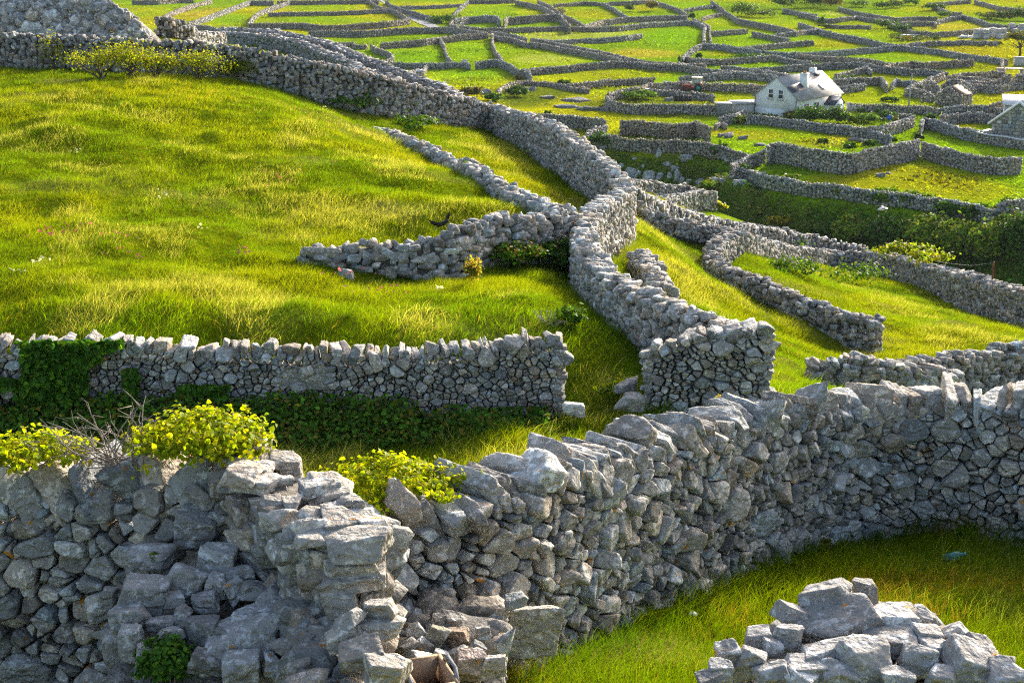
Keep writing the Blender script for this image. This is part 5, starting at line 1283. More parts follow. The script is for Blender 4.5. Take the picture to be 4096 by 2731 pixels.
for lab, c, x, y, w, h, n, col, alt in [
    ('round rusty-green bush in a field at top centre', 'C', 757, 112, 135, 90, 500, OL, BR), ('smaller dark bush left of the round rusty-green one', 'C', 505, 122, 100, 62, 350, DK, OL), ('dark bush where two far walls meet, top centre right', 'C', 1150, 208, 80, 62, 300, DK, MD),
    ('wide light green thicket by the long straight far wall', 'C', 1730, 165, 300, 130, 1200, LT, MD), ('low dark thicket under the light green one', 'C', 1900, 180, 260, 60, 500, OL, DK), ('brown-green bush at the end of the double track', 'B', 1165, 1010, 185, 100, 700, OL, BR),
    ('small orange bush on the ruined bank wall', 'B', 1640, 838, 70, 38, 200, BR, OL), ('dark bushes in the corner of the tarred lane', 'B', 865, 250, 260, 80, 800, DK, MD), ('whitish flowering bush on a far wall', 'B', 2085, 160, 120, 72, 400, (.34,.33,.22), OL),
    ('weedy bush in the rocky scrub, left', 'B', 1400, 1060, 170, 70, 450, LT, MD), ('dark bush in the rocky scrub', 'B', 1640, 1010, 220, 90, 700, DK, MD), ('bushes on the rocky scrub, right', 'B', 2120, 910, 170, 60, 450, DK, OL), ('green bush below the rocky scrub', 'B', 1960, 1230, 70, 60, 250, MD, LT),
    ('dark weeds in the plot left of the tractor', 'C', 600, 1030, 300, 70, 600, MD, LT), ('small dark bush on the ivied pasture wall', 'C', 1245, 620, 60, 56, 250, DK, DK), ('ivy on the right of the ivied pasture wall', 'C', 1800, 622, 400, 46, 600, DK, MD), ('tiny dark bush on the wall at the little gap', 'C', 1245, 640, 40, 40, 120, DK, DK),
    ('dark trees along the top edge, left end', 'C', 2110, 95, 260, 130, 900, DK, MD), ('dark trees along the top edge, second group', 'D', 60, 80, 260, 150, 1000, DK, MD), ('dark trees along the top edge, third group', 'D', 200, 80, 220, 130, 900, DK, MD), ('orange-brown tree at the right end of the dark trees', 'D', 345, 95, 170, 120, 800, (.14,.10,.02), OL),
    ('bright green bush right of the orange-brown tree', 'D', 620, 75, 210, 70, 600, LT, MD), ('dark rounded bush above the bright hill field, left', 'D', 880, 95, 180, 70, 500, DK, OL), ('olive bush above the bright hill field, right', 'D', 1010, 80, 170, 70, 500, OL, MD), ('bushes against the upper right far wall', 'D', 1160, 60, 180, 60, 450, DK, MD),
    ('dark hedge on the wall beside the topmost bright field', 'D', 1400, 110, 220, 70, 600, DK, MD), ('rounded bush at the corner of the bright hill field', 'D', 1505, 182, 120, 56, 400, MD, LT), ('bush on a far wall corner above the green field', 'D', 225, 248, 70, 62, 300, DK, MD), ('low rounded bush below the far wall corner', 'D', 258, 298, 90, 38, 250, DK, OL),
    ('olive bush in the strip below the hill field', 'D', 850, 236, 120, 34, 250, OL, OL), ('dark thicket at the left of the pale curved field', 'D', 900, 300, 240, 70, 700, DK, MD), ('bush below the dark thicket', 'D', 970, 318, 110, 50, 300, OL, MD), ('thicket running down the wall of the pale curved field', 'D', 1090, 345, 200, 70, 600, DK, DK),
    ('scrub at the upper right, first clump', 'D', 1980, 200, 240, 60, 700, OL, MD), ('scrub at the upper right, second clump', 'D', 2140, 215, 260, 90, 800, OL, DK), ('scrub at the upper right, third clump', 'D', 2290, 220, 220, 110, 800, DK, OL), ('small bush beside the silage sheet', 'D', 1430, 415, 90, 30, 200, MD, DK),
    ('brambles on the wall below the silage sheet', 'D', 1120, 425, 420, 44, 600, DK, BR), ('small bush left of the big tree', 'D', 2070, 480, 80, 44, 250, (.18,.16,.02), OL), ('bush by the sloped wall right of the house', 'D', 480, 880, 190, 62, 450, DK, LT), ('little tree on the wall right of the house', 'D', 682, 875, 60, 62, 250, MD, MD),
    ('dark weeds in front of the roofless ruin', 'D', 950, 1062, 150, 40, 300, DK, DK), ('bush on the zigzag wall corner', 'D', 1240, 1465, 90, 50, 250, DK, DK), ('dark bush at the end of the garden wall', 'D', 940, 1495, 100, 70, 350, DK, MD), ('bush among the limestone flats', 'D', 790, 1440, 240, 50, 500, DK, MD), ('low bush on the limestone flats', 'D', 740, 1520, 130, 44, 300, MD, DK), ('bush at the near edge of the limestone flats', 'D', 540, 1545, 130, 38, 300, DK, MD), ('small bush on the limestone flats, left', 'D', 255, 1500, 100, 40, 250, DK, OL),
    ('ivy on the paddock wall', 'D', 1375, 1250, 90, 50, 300, DK, MD), ('bushes behind the ruined cottage at the right', 'D', 1900, 1165, 180, 50, 400, DK, OL), ('weeds inside the small paddock', 'D', 1690, 1270, 260, 34, 400, DK, LT), ('weeds before the front garden wall of the house', 'C', 1850, 1275, 320, 56, 700, DK, MD), ('yellow-green weeds by the broken wall end', 'C', 1640, 1290, 160, 70, 450, LT, YG)]:
    px_shrub('bush', lab, 'bush', c, x, y, w, h, n, .42, col, alt, .35, 118, 'leafdark', FG)
GD = 'shrubs in the garden of the white house'
for lab, x, y, w, h, n, col, alt, lf in [('big spreading dark green shrub in front of the white house', 150, 1265, 300, 205, 2600, DK, MD, .32), ('dark green shrub right of the big one, before the porch', 400, 1265, 220, 170, 1800, DK, MD, .32), ('brown leafless-looking shrub at the near corner of the house', -60, 1215, 170, 80, 700, BR, OL, .3),
        ('yellow-green low shrub left of the clipped hedge', 560, 1265, 110, 90, 700, LT, YG, .28), ('clipped hedge with a bright top beside the shrubs', 705, 1262, 210, 115, 1600, MD, LT, .26), ('dome-shaped dark shrub right of the clipped hedge', 895, 1228, 140, 105, 1100, DK, MD, .26), ('loose yellowish shrub at the right of the garden', 1070, 1250, 170, 66, 700, OL, YG, .28),
        ('small dark tree beside the garden gate', 645, 1158, 66, 66, 350, MD, MD, .26), ('dark small shrub behind the dome-shaped one', 820, 1170, 70, 50, 300, DK, DK, .26), ('dark shrub right behind the dome-shaped one', 975, 1200, 80, 60, 350, DK, MD, .26)]:
    px_shrub('shrub', lab, 'shrub', 'D', x, y, w, h, n, lf, col, alt, .25, 118, 'leafdark', GD)
# the lone tree
def lone_tree():
    b = at('D', 2305, 600, 0); d = CZ * b[1] - SZ * (b[2] - CAM[2]); s = CROP['D'][2] * FS / d
    root = thing('tree', 'lone wind-shaped tree with an umbrella crown at the right edge', 'tree', b)
    h = 260 / s; mb = MB()
    mb.tube([(0, 0, -.2), (.05, 0, h * .2), (-.1, 0, h * .42), (-.35, 0, h * .6)], [.28, .22, .18, .12], 8)
    for x, z in ((-1.9, .62), (-1.1, .78), (.3, .85), (1.2, .75), (1.9, .62), (-2.6, .55)):
        mb.tube([(-.05, 0, h * .35), (x * .5, .2, h * (z - .12)), (x, .3 * rv.normal(), h * z)], [.12, .08, .03], 6, False)
    mb.build('trunk', M['bark'], root)
    n = 2600; P, Nn = crown((-.3, 0, h * .76), (240 / s / 2 + .3, 2.2, h * .27), n, rv, 90, .16, .5)
    V, F = leaf_verts(P, Nn, .3, rv); V, F, T = flatpack(V, F, leaf_tint(n, rv, (.07, .10, .012), .3, (.2, .17, .02), .3)); mesh('crown', V, F, M['leafdark'], root, T)
lone_tree()
# ------------------------------------------------------------------ rock
RG = 'rock slabs showing in the cliff bank'
for i, (c, x, y, w, h, r) in enumerate([('E',525,760,130,120,15),('E',600,775,55,130,25),('E',715,790,135,105,5),('E',825,795,75,100,25),('E',930,795,52,100,10),('E',1010,795,70,140,12),('E',1062,835,60,120,18),('E',985,715,90,55,0),('E',815,560,62,110,20),('E',868,530,62,70,15),('E',1110,600,140,75,5),('E',1155,525,85,100,12),('E',1255,855,85,75,5),('E',1410,845,110,95,18),('E',1640,860,75,75,5),('E',1705,862,80,75,8),('E',1790,865,72,60,5),('E',1860,890,62,40,0),('E',1550,620,70,90,5),('E',230,505,65,50,10),('E',572,615,55,32,0),('E',900,672,95,30,3),('E',660,700,50,70,15),('E',1145,850,70,60,10),('E',1500,840,80,50,0),('E',440,690,60,60,20)]):
    p = at(c, x, y + h * .3, 0, 100); d = CZ * p[1] - SZ * (p[2] - CAM[2]); s = CROP[c][2] * FS / d
    v = blocks(np.array([[w / s / 2, w / s * .4, h / s * .62]]), 3, rv, .15, 20, .03, 3); v = rot_axis(v, 1, np.array([math.radians(r)])); v = rot_axis(v, 0, np.array([-.35]))
    o = mesh('rock_slab', v[0], ICO[3][1], M['rock'], None, np.ones((v.shape[1], 3)) * rv.uniform(1.05, 1.5)); o.location = (p[0], p[1] + .25, p[2] + h / s * .02)
    tag(o, 'grey rock slab showing through the green of the cliff bank', 'rock', RG)
FR = 'rocks lying in the far fields'
for lab, c, x, y, w, h in [('grey boulder in the middle of the big yellow field','F',845,800,80,45),('small flat rock right of the boulder in the big yellow field','F',940,775,60,22),('wide rock in the corner of the big yellow field, front','F',1285,562,120,50),('wide rock in the corner of the big yellow field, back','F',1215,530,80,40),
        ('flat rocks by the foot of the back wall of the big yellow field','F',1900,715,90,24),('bluish flat rock on the limestone flats, left','D',580,1470,110,40),('bluish flat rock on the limestone flats, right','D',690,1490,120,44),('rock ledge in the field above the cliff, first','E',1475,385,70,50),('rock ledge in the field above the cliff, second','E',1545,398,80,46),('rock ledge in the field above the cliff, third','E',1700,410,90,40),
        ('rock ledge in the field above the cliff, fourth','E',1880,480,110,40),('pale rock face under the weedy plot wall, first from the left','C',75,1155,110,60),('pale rock face under the weedy plot wall, second','C',165,1155,80,50),('pale rock face under the weedy plot wall, third','C',258,1158,100,56),('pale rock face under the weedy plot wall, fourth','C',340,1152,60,50),('pale rock face under the weedy plot wall, fifth','C',410,1165,110,46),
        ('rock in the rocky scrub, upper left','B',1730,945,110,40),('tilted slab rock in the rocky scrub','B',1805,955,60,56),('rock band in the rocky scrub, middle','B',1960,1030,160,40),('rock band in the rocky scrub, right','B',2230,1060,260,50),('long rock band in the rocky scrub, lower','B',2150,1125,220,46),('rock in the rocky scrub, lower right','B',2310,1150,100,46),('rock by the bush at the end of the double track','B',1310,990,110,80),('rocks below the boat field','C',930,1050,90,40),
        ('footing boulder of the zigzag wall, first','F',60,625,90,60),('footing boulder of the zigzag wall, second','F',150,632,80,50),('footing boulder of the zigzag wall, third','F',410,665,70,70),('footing boulder of the zigzag wall, fourth','F',490,672,80,70),('footing boulder of the zigzag wall, fifth','F',705,665,90,40),('upright boulder on the broken wall behind the house','D',715,720,50,60),('rocks by the end of the brown doorway wall','E',830,375,70,30)]:
    p = at(c, x, y, 0, 118); d = CZ * p[1] - SZ * (p[2] - CAM[2]); s = CROP[c][2] * FS / d
    v = blocks(np.array([[w / s / 2, w / s * .35, h / s * .62]]), 4, rv, .25, 30, .06, 5)
    o = mesh('rock', v[0], ICO[4][1], M['rock'], None, np.ones((v.shape[1], 3)) * rv.uniform(.6, .85)); o.location = (p[0], p[1] + .1, p[2] + h / s * .1)
    tag(o, lab, 'rock', FR)
# ------------------------------------------------------------------ the white house and the things round it
def scale_at(p): return FS / (CZ * p[1] - SZ * (p[2] - CAM[2]))      # photo pixels per metre
def house():
    N0 = at('S', 3186, 474, 0); s = scale_at(N0); rz = math.atan2(.676, -.737)      # local +x runs from the near corner along the gable to the left
    root = thing('house', 'white two-storey house with a pale tiled roof, two chimneys and a shaded gable', 'house', N0 - np.array((0, 0, .15)), rz)
    W, L, E, R = 6.4, 10.7, 2.5, 4.95        # local x: 0..W across the gable, local y: 0..-L back along the long wall
    sec = [(0, -.6), (W, -.6), (W, E), (W/2, R), (0, E)]
    MB().prism(sec, lambda p: (p[0], 0, p[1]), lambda p: (p[0], -L, p[1])).build('wall', M['white'], root)
    MB().add([(0, .012, -.3), (W, .012, -.3), (W, .012, E), (W/2, .012, R - .02), (0, .012, E), (0, 0, -.3), (W, 0, -.3), (W, 0, E), (W/2, 0, R), (0, 0, E)],
             [(0, 4, 3, 2, 1), (0, 1, 6, 5), (1, 2, 7, 6), (2, 3, 8, 7), (3, 4, 9, 8), (4, 0, 5, 9)]).build('gable_render', M['gable'], root)
    MB().box(W * .30, .012, -.3, W * .98, .03, 1.05).build('lower_gable_render', plain('patchy_limewash', (.66, .68, .70), .85, .16, .8), root)
    def slope(x0, z0, x1, z1, t=.12):
        n = np.array((-(z1 - z0), x1 - x0)); n = n / np.linalg.norm(n); n = n * np.sign(n[1]) * t
        p = [(x0, z0), (x1, z1), (x1 + n[0], z1 + n[1]), (x0 + n[0], z0 + n[1])]
        return MB().prism(p, lambda q: (q[0], .10, q[1]), lambda q: (q[0], -L - .10, q[1]))
    k = (R - E) / (W / 2)
    rf = slope(-.3, E - .3 * k + .01, W/2, R + .01).build('roof', M['slate'], root)
    slope(W + .3, E - .3 * k + .01, W/2 + .02, R + .005).build('roof', M['slate'], root)
    # near chimney on the long-wall slope, far one on the ridge
    cy = -3.9; cx = W * .24; cz = E + cx * k
    ch = MB().box(cx - .38, cy - .45, cz - .6, cx + .38, cy + .45, cz + 1.55).box(cx - .44, cy - .5, cz + 1.55, cx + .44, cy + .5, cz + 1.68).build('chimney', M['white'], root)
    mb = MB()
    for d in (-.22, .22): mb.tube([(cx, cy + d, cz + 1.66), (cx, cy + d, cz + 1.95)], [.13, .10], 8)
    mb.build('chimney_pots', M['terracotta'], ch)
    c2 = -8.6; c = MB().box(W/2 - .32, c2 - .4, R - .4, W/2 + .32, c2 + .4, R + .62).build('chimney', M['white'], root)
    MB().tube([(W/2, c2, R + .6), (W/2, c2, R + .85)], .12, 8).box(W/2 - .2, c2 - .04, R + .82, W/2 + .2, c2 + .04, R + 1.0).build('chimney_pots', M['drain'], c)
    MB().box(W/2 - .75, c2 - .55, R - .42, W/2 - .28, c2 + .55, R - .08).build('flashing', M['slate_and_shadow'], c)
    def onroof(x, dz): return E + x * k + dz
    # near chimney's cast shadow, painted on the roof as a dark quad
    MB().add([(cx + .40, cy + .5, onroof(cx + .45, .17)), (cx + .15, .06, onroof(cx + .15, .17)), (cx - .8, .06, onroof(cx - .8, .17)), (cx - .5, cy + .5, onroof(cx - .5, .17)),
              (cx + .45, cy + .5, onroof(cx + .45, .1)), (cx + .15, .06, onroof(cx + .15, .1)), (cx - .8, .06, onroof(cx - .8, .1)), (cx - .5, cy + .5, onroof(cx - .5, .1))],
             [(0, 1, 2, 3), (4, 7, 6, 5), (0, 4, 5, 1), (1, 5, 6, 2), (2, 6, 7, 3), (3, 7, 4, 0)]).build('chimney_shadow_patch', M['slate_and_shadow'], rf)
    sy = -7.2; sx = W * .14
    sl = MB().add([(sx + a, sy + b, onroof(sx + a, z)) for z in (.1, .24) for a in (-.36, .36) for b in (-.38, .38)], [(0, 1, 3, 2), (4, 6, 7, 5), (0, 4, 5, 1), (2, 3, 7, 6), (0, 2, 6, 4), (1, 5, 7, 3)]).build('skylight', M['drain'], root)
    MB().add([(sx + a, sy + b, onroof(sx + a, .255)) for a in (-.28, .28) for b in (-.3, .3)] + [(sx + a, sy + b, onroof(sx + a, .235)) for a in (-.28, .28) for b in (-.3, .3)],
             [(0, 2, 3, 1), (4, 5, 7, 6), (0, 1, 5, 4), (2, 6, 7, 3), (0, 4, 6, 2), (1, 3, 7, 5)]).build('pane', M['metalroof'], sl)
    for u in (.385, .615):
        x = W * u; z = E + .42
        fr = MB().box(x - .42, .0, z - .62, x - .32, .07, z + .62).box(x + .32, .0, z - .62, x + .42, .07, z + .62).box(x - .32, .0, z + .52, x + .32, .07, z + .62).box(x - .32, .0, z - .62, x + .32, .07, z - .52).box(x - .32, 0, z - .03, x + .32, .06, z + .03).build('window', M['white'], root)
        MB().box(x - .32, .013, z - .52, x + .32, .035, z + .52).build('pane', M['glass'], fr)
        MB().box(x - .5, 0, z - .74, x + .5, .13, z - .62).build('sill', M['concrete'], fr)
    for x in (.12, W - .12): MB().tube([(x, .07, 0), (x, .07, E)], .05, 6).build('drainpipe', M['drain'], root)
    # porch against the long wall (towards local -x)
    p0, p1 = -6.6, -9.0; pm = (p0 + p1) / 2
    pr = MB().prism([(p0, -.5), (p1, -.5), (p1, 1.35), (pm, 2.25), (p0, 1.35)], lambda q: (0, q[0], q[1]), lambda q: (-1.5, q[0], q[1])).build('porch', M['white'], root)
    for a, bb in ((p0 + .16, pm), (p1 - .16, pm)):
        za = 1.35 - .16 * .9 / 1.1
        MB().add([(x, y, z + t) for t in (.015, .10) for x in (.0, -1.62) for y, z in ((a, za), (bb, 2.25))], [(0, 1, 3, 2), (4, 6, 7, 5), (0, 4, 5, 1), (2, 3, 7, 6), (0, 2, 6, 4), (1, 5, 7, 3)]).build('porch_roof', M['slate_and_shadow'], pr)
    MB().box(-1.56, pm - .45, -.3, -1.5, pm + .45, 1.35).build('door', M['teal'], pr)
    for y, w in ((-2.2, .55), (-4.6, .55), (-9.9, .35)):
        fr = MB().box(-.05, y - w, .55, 0, y + w, 1.75).build('window', M['concrete'], root)
        MB().box(-.065, y - w + .08, .63, -.045, y + w - .08, 1.67).build('pane', M['glass'], fr)
    return root
house()

def placed(name, label, cat, c, x, y, rz=0.0, lift=0.0, ymin=118, group=None):
    p = at(c, x, y, 0, ymin); p[2] += lift
    return thing(name, label, cat, p, rz, group)

r = placed('shed', 'flat-roofed low shed beside the gable of the white house', 'shed', 'C', 1740, 1175, .15)
MB().box(-1.9, -1.1, -.3, 1.9, 1.4, 1.25).build('wall', M['concrete'], r); MB().box(-2.1, -1.3, 1.25, 2.0, 1.6, 1.4).build('roof', M['concrete'], r)
r = placed('shed', 'small square stone hut left of the flat-roofed shed', 'shed', 'C', 1497, 1208, .1)
MB().box(-.95, -.8, -.3, .95, .9, 1.5).build('wall', plain('dark_masonry', (.20, .20, .20), .9, .45, 3, bump=.6), r); MB().box(-1.02, -.88, 1.5, 1.02, .98, 1.6).build('roof', M['concrete'], r)

def masonry(pts_list, root, size=.24, tone=(.95, .9, .84)):
    for pts in pts_list:
        o, _ = make_wall(pts, 'x', 1, size, .5, 'stone_far', None, True, rng=rv, aspect=1.5, tone=tone, copk=dict(hgt=(.12, .22), thick=(.1, .2), lean=.15, top=.03))
        for k in ('label', 'category'): del o[k]
        o.name = 'wall'; o.parent = root; o.location = o.location - root.location
def ruin_cottage():
    b = at('D', 1550, 1110, 0); root = thing('ruined_cottage', 'small ruined stone cottage with a brown sheet roof between raised gables', 'ruin', b)
    g = np.array((.80, -.60)); l = np.array((.60, .80)); W, L, E, R = 3.0, 4.4, 1.6, 2.75
    P = lambda a, d, h: (b[0] + g[0] * a + l[0] * d, b[1] + g[1] * a + l[1] * d, b[2] - .3, b[2] + h)
    masonry([[P(-W/2, 0, E), P(0, 0, R), P(W/2, 0, E)], [P(-W/2, L, E), P(0, L, R + .15), P(W/2, L, E)], [P(W/2, 0, E - .1), P(W/2, L, E - .1)], [P(-W/2, 0, E - .1), P(-W/2, L, E - .1)]], root)
    mb = MB()
    for sg in (1, -1):
        V = []
        for z in (0, .08):
            for a, h in ((0, R - .25), (sg * (W/2 + .25), E - .25)):
                for d in (.35, L - .35): q = P(a, d, h); V.append((q[0] - b[0], q[1] - b[1], q[3] - b[2] + z))
        mb.add(V, [(0, 1, 3, 2), (4, 6, 7, 5), (0, 4, 5, 1), (2, 3, 7, 6), (0, 2, 6, 4), (1, 5, 7, 3)])
    mb.build('roof', plain('brown_sheet_roof', (.12, .085, .06), .8, .3, 2), root)
ruin_cottage()
def ruin_walls():
    b = at('D', 1290, 1040, 0); root = thing('roofless_ruin', 'ragged roofless stone ruin left of the brown-roofed cottage', 'ruin', b)
    def q(x, y, h): p = at('D', x, y, 0); return (p[0], p[1], p[2] - .2, p[2] + h)
    masonry([[q(1115, 1010, 1.0), q(1160, 1015, 1.5), q(1230, 1025, 1.3), q(1320, 1040, 1.1)], [q(1320, 1000, 1.9), q(1370, 1010, 2.4), q(1440, 1020, 1.9), q(1475, 1030, 1.0)], [q(1290, 1060, .9), q(1380, 1075, 1.5), q(1420, 1080, .6)], [q(1115, 1010, 1.0), q(1200, 960, 1.3), q(1300, 955, 1.0)]], root)
    r2 = thing('roofless_ruin', 'long low ruin with dark doorways near the right edge', 'ruin', at('D', 2150, 940, 0))
    masonry([[q(1990, 950, 1.4), q(2060, 948, 1.6)], [q(2110, 945, 2.0), q(2190, 940, 2.3)], [q(2250, 938, 2.3), q(2420, 930, 2.0)], [q(1760, 930, 1.2), q(1900, 945, 1.3), q(1985, 950, 1.2)]], r2)
    r3 = thing('roofless_ruin', 'heaped grey ruin behind the brown-roofed cottage', 'ruin', at('D', 1660, 940, 0))
    masonry([[q(1480, 955, .9), q(1580, 950, 1.9), q(1640, 945, 1.8), q(1720, 950, 1.4), q(1840, 985, .7)]], r3)
ruin_walls()
def stone_cottage():
    b = at('D', 2000, 1480, 0); s = scale_at(b); root = thing('cottage', 'grey stone cottage with a white roof edge at the right edge', 'cottage', b, -.55)
    W, L, E, R = 5.8, 7.5, 2.3, 4.6
    st_ = plain('coursed_stone', (.22, .215, .205), .9, .4, 2.5, bump=.5)
    MB().prism([(0, -.4), (W, -.4), (W, E), (W/2, R), (0, E)], lambda p: (p[0], 0, p[1]), lambda p: (p[0], L, p[1])).build('wall', st_, root)
    # stones laid in the gable
    mb = MB(); he = []; P = []
    for i in range(12):
        z = -.2 + i * .40; hw = W / 2 if z < E else max(0, (R - z) / (R - E) * W / 2)
        x = W/2 - hw
        while x < W/2 + hw - .1:
            w = rv.uniform(.3, .8)
            if not (2.3 < x + w/2 + .0 < 3.9 + 0 and .6 < z < 1.9 and abs(x + w/2 - 3.9) < .6): he.append((w/2, .07, .2)); P.append((x + w/2, -.02, z + .1))
            x += w
    v = blocks(np.array(he), 2, rv, .08, 24, .02, 2) + np.array(P)[:, None]
    V, F, T = pack([(v, stone_tint(len(he), rv, .25) * 1.0, ICO[2][1])], None); mesh('gable_stones', V, F, M['stone_far'], root, T)
    k = (R - E) / (W / 2)
    for sg in (0, 1):
        x0, x1 = ((-.35, W/2), (W + .35, W/2))[sg]
        z0 = E - .35 * k; V = [(x, y, z + t) for t in (.02, .2) for x, z in ((x0, z0), (x1, R)) for y in (-.25, L + .1)]
        MB().add(V, [(0, 1, 3, 2), (4, 6, 7, 5), (0, 4, 5, 1), (2, 3, 7, 6), (0, 2, 6, 4), (1, 5, 7, 3)]).build('roof', M['metalroof'], root)
    for a, c in (((-.38, -.3, E - .36 * k), (W/2, -.3, R + .1)), ((W + .38, -.3, E - .36 * k), (W/2, -.3, R + .1))): MB().tube([a, c], .13, 4).build('bargeboard', M['white'], root)
    fr = MB().box(3.72, -.12, .72, 4.12, -.06, 1.75).build('window', M['maroon'], root); MB().box(3.79, -.135, .8, 4.05, -.11, 1.68).build('pane', M['glass'], fr); MB().box(3.5, -.3, .6, 4.35, -.05, .72).build('sill', M['white'], fr)
    a = thing('shed', 'pale sheet-roofed shed joined behind the grey stone cottage', 'shed', at('D', 2250, 1300, 0), -.3)
    MB().box(-1.3, 0, -.4, 5, 4, 2.3).build('wall', M['concrete'], a); MB().add([(x, y, z + t) for t in (0, .1) for x in (-1.6, 5.3) for y, z in ((-.3, 2.32), (4.3, 3.0))], [(0, 2, 3, 1), (4, 5, 7, 6), (0, 1, 5, 4), (2, 6, 7, 3), (0, 4, 6, 2), (1, 3, 7, 5)]).build('roof', M['metalroof'], a)
    pts = [at('D', x, y, 0) for x, y in ((1990, 1455), (1835, 1490), (2100, 1530), (2450, 1580))]
    w = thing('garden_wall', 'low garden wall with a white flat cope before the grey stone cottage', 'garden wall', pts[1])
    o, pth = make_wall([(p[0], p[1], p[2] - .1, p[2] + 1.0) for p in pts], 'x', 1, .24, .4, 'stone_far', None, True, rng=rv, tone=(1.05, 1, .95), copk=dict(hgt=(.1, .12), thick=(.2, .3), lean=0.02, top=.0))
    for kk in ('label', 'category'): del o[kk]
    o.name = 'wall_face'; o.parent = w; o.location = o.location - w.location
    mb = MB(); Q, T_, N_ = pth.get(np.linspace(0, pth.L, 24))
    for i in range(23):
        V = [(Q[j, 0] + sg * N_[j, 0] * .27 - w.location[0], Q[j, 1] + sg * N_[j, 1] * .27 - w.location[1], Q[j, 3] - w.location[2] + z) for z in (.06, .16) for j in (i, i + 1) for sg in (1, -1)]
        mb.add(V, [(0, 1, 3, 2), (4, 6, 7, 5), (0, 4, 5, 1), (2, 3, 7, 6), (0, 2, 6, 4), (1, 5, 7, 3)])
    mb.build('cope', M['metalroof'], w)
stone_cottage()

def tractor():
    root = placed('tractor', 'small old red tractor with a cream cab roof, behind a wall', 'tractor', 'C', 1205, 962, math.radians(168))
    # local +x forward (towards picture left), z up
    MB().box(-.5, -.35, .55, .5, .35, .85).box(.45, -.3, .5, 1.75, .3, 1.05).build('body', M['maroon'], root, bevel=.05)
    MB().box(1.72, -.28, .5, 1.80, .28, 1.0).build('grille', M['rust'], root); MB().tube([(1.2, .12, 1.0), (1.2, .12, 1.6)], .04, 6).build('exhaust', M['drain'], root)
    cab = MB()
    for x in (-.75, .42):
        for y in (-.62, .62): cab.box(x - .04, y - .04, .8, x + .04, y + .04, 2.0)
    cab.box(-.8, -.66, .78, .46, .66, .88).box(-.8, -.66, 1.28, -.7, .66, 1.36)
    cb = cab.build('cab', M['cream'], root); MB().box(-.9, -.74, 2.0, .58, .74, 2.13).build('cab_roof', M['cream'], cb, bevel=.04)
    MB().box(-.74, -.60, .9, .38, -.58, 1.98).box(-.74, .58, .9, .38, .60, 1.98).build('pane', plain('cab_glass', (.35, .38, .36), .2, .1, 3), cb)
    MB().box(-.55, -.25, .85, -.1, .25, 1.3).build('seat', M['tyre'], root)
    for x, y, rr, w in ((-.45, .72, .62, .32), (-.45, -.72, .62, .32), (1.35, .5, .34, .18), (1.35, -.5, .34, .18)):
        wh = MB().tube([(x, y - w/2, rr), (x, y - w*.35, rr), (x, y + w*.35, rr), (x, y + w/2, rr)], [rr * .88, rr, rr, rr * .88], 18).build('wheel', M['tyre'], root)
        MB().tube([(x, y - w/2 - .02, rr), (x, y + w/2 + .02, rr)], rr * .5, 14).build('rim', M['teal'] if rr > .5 else M['rust'], wh)
    for y in (-.72, .72): MB().box(-1.0, y - .2, 1.22, .1, y + .2, 1.3).build('mudguard', M['maroon'], root)
tractor()
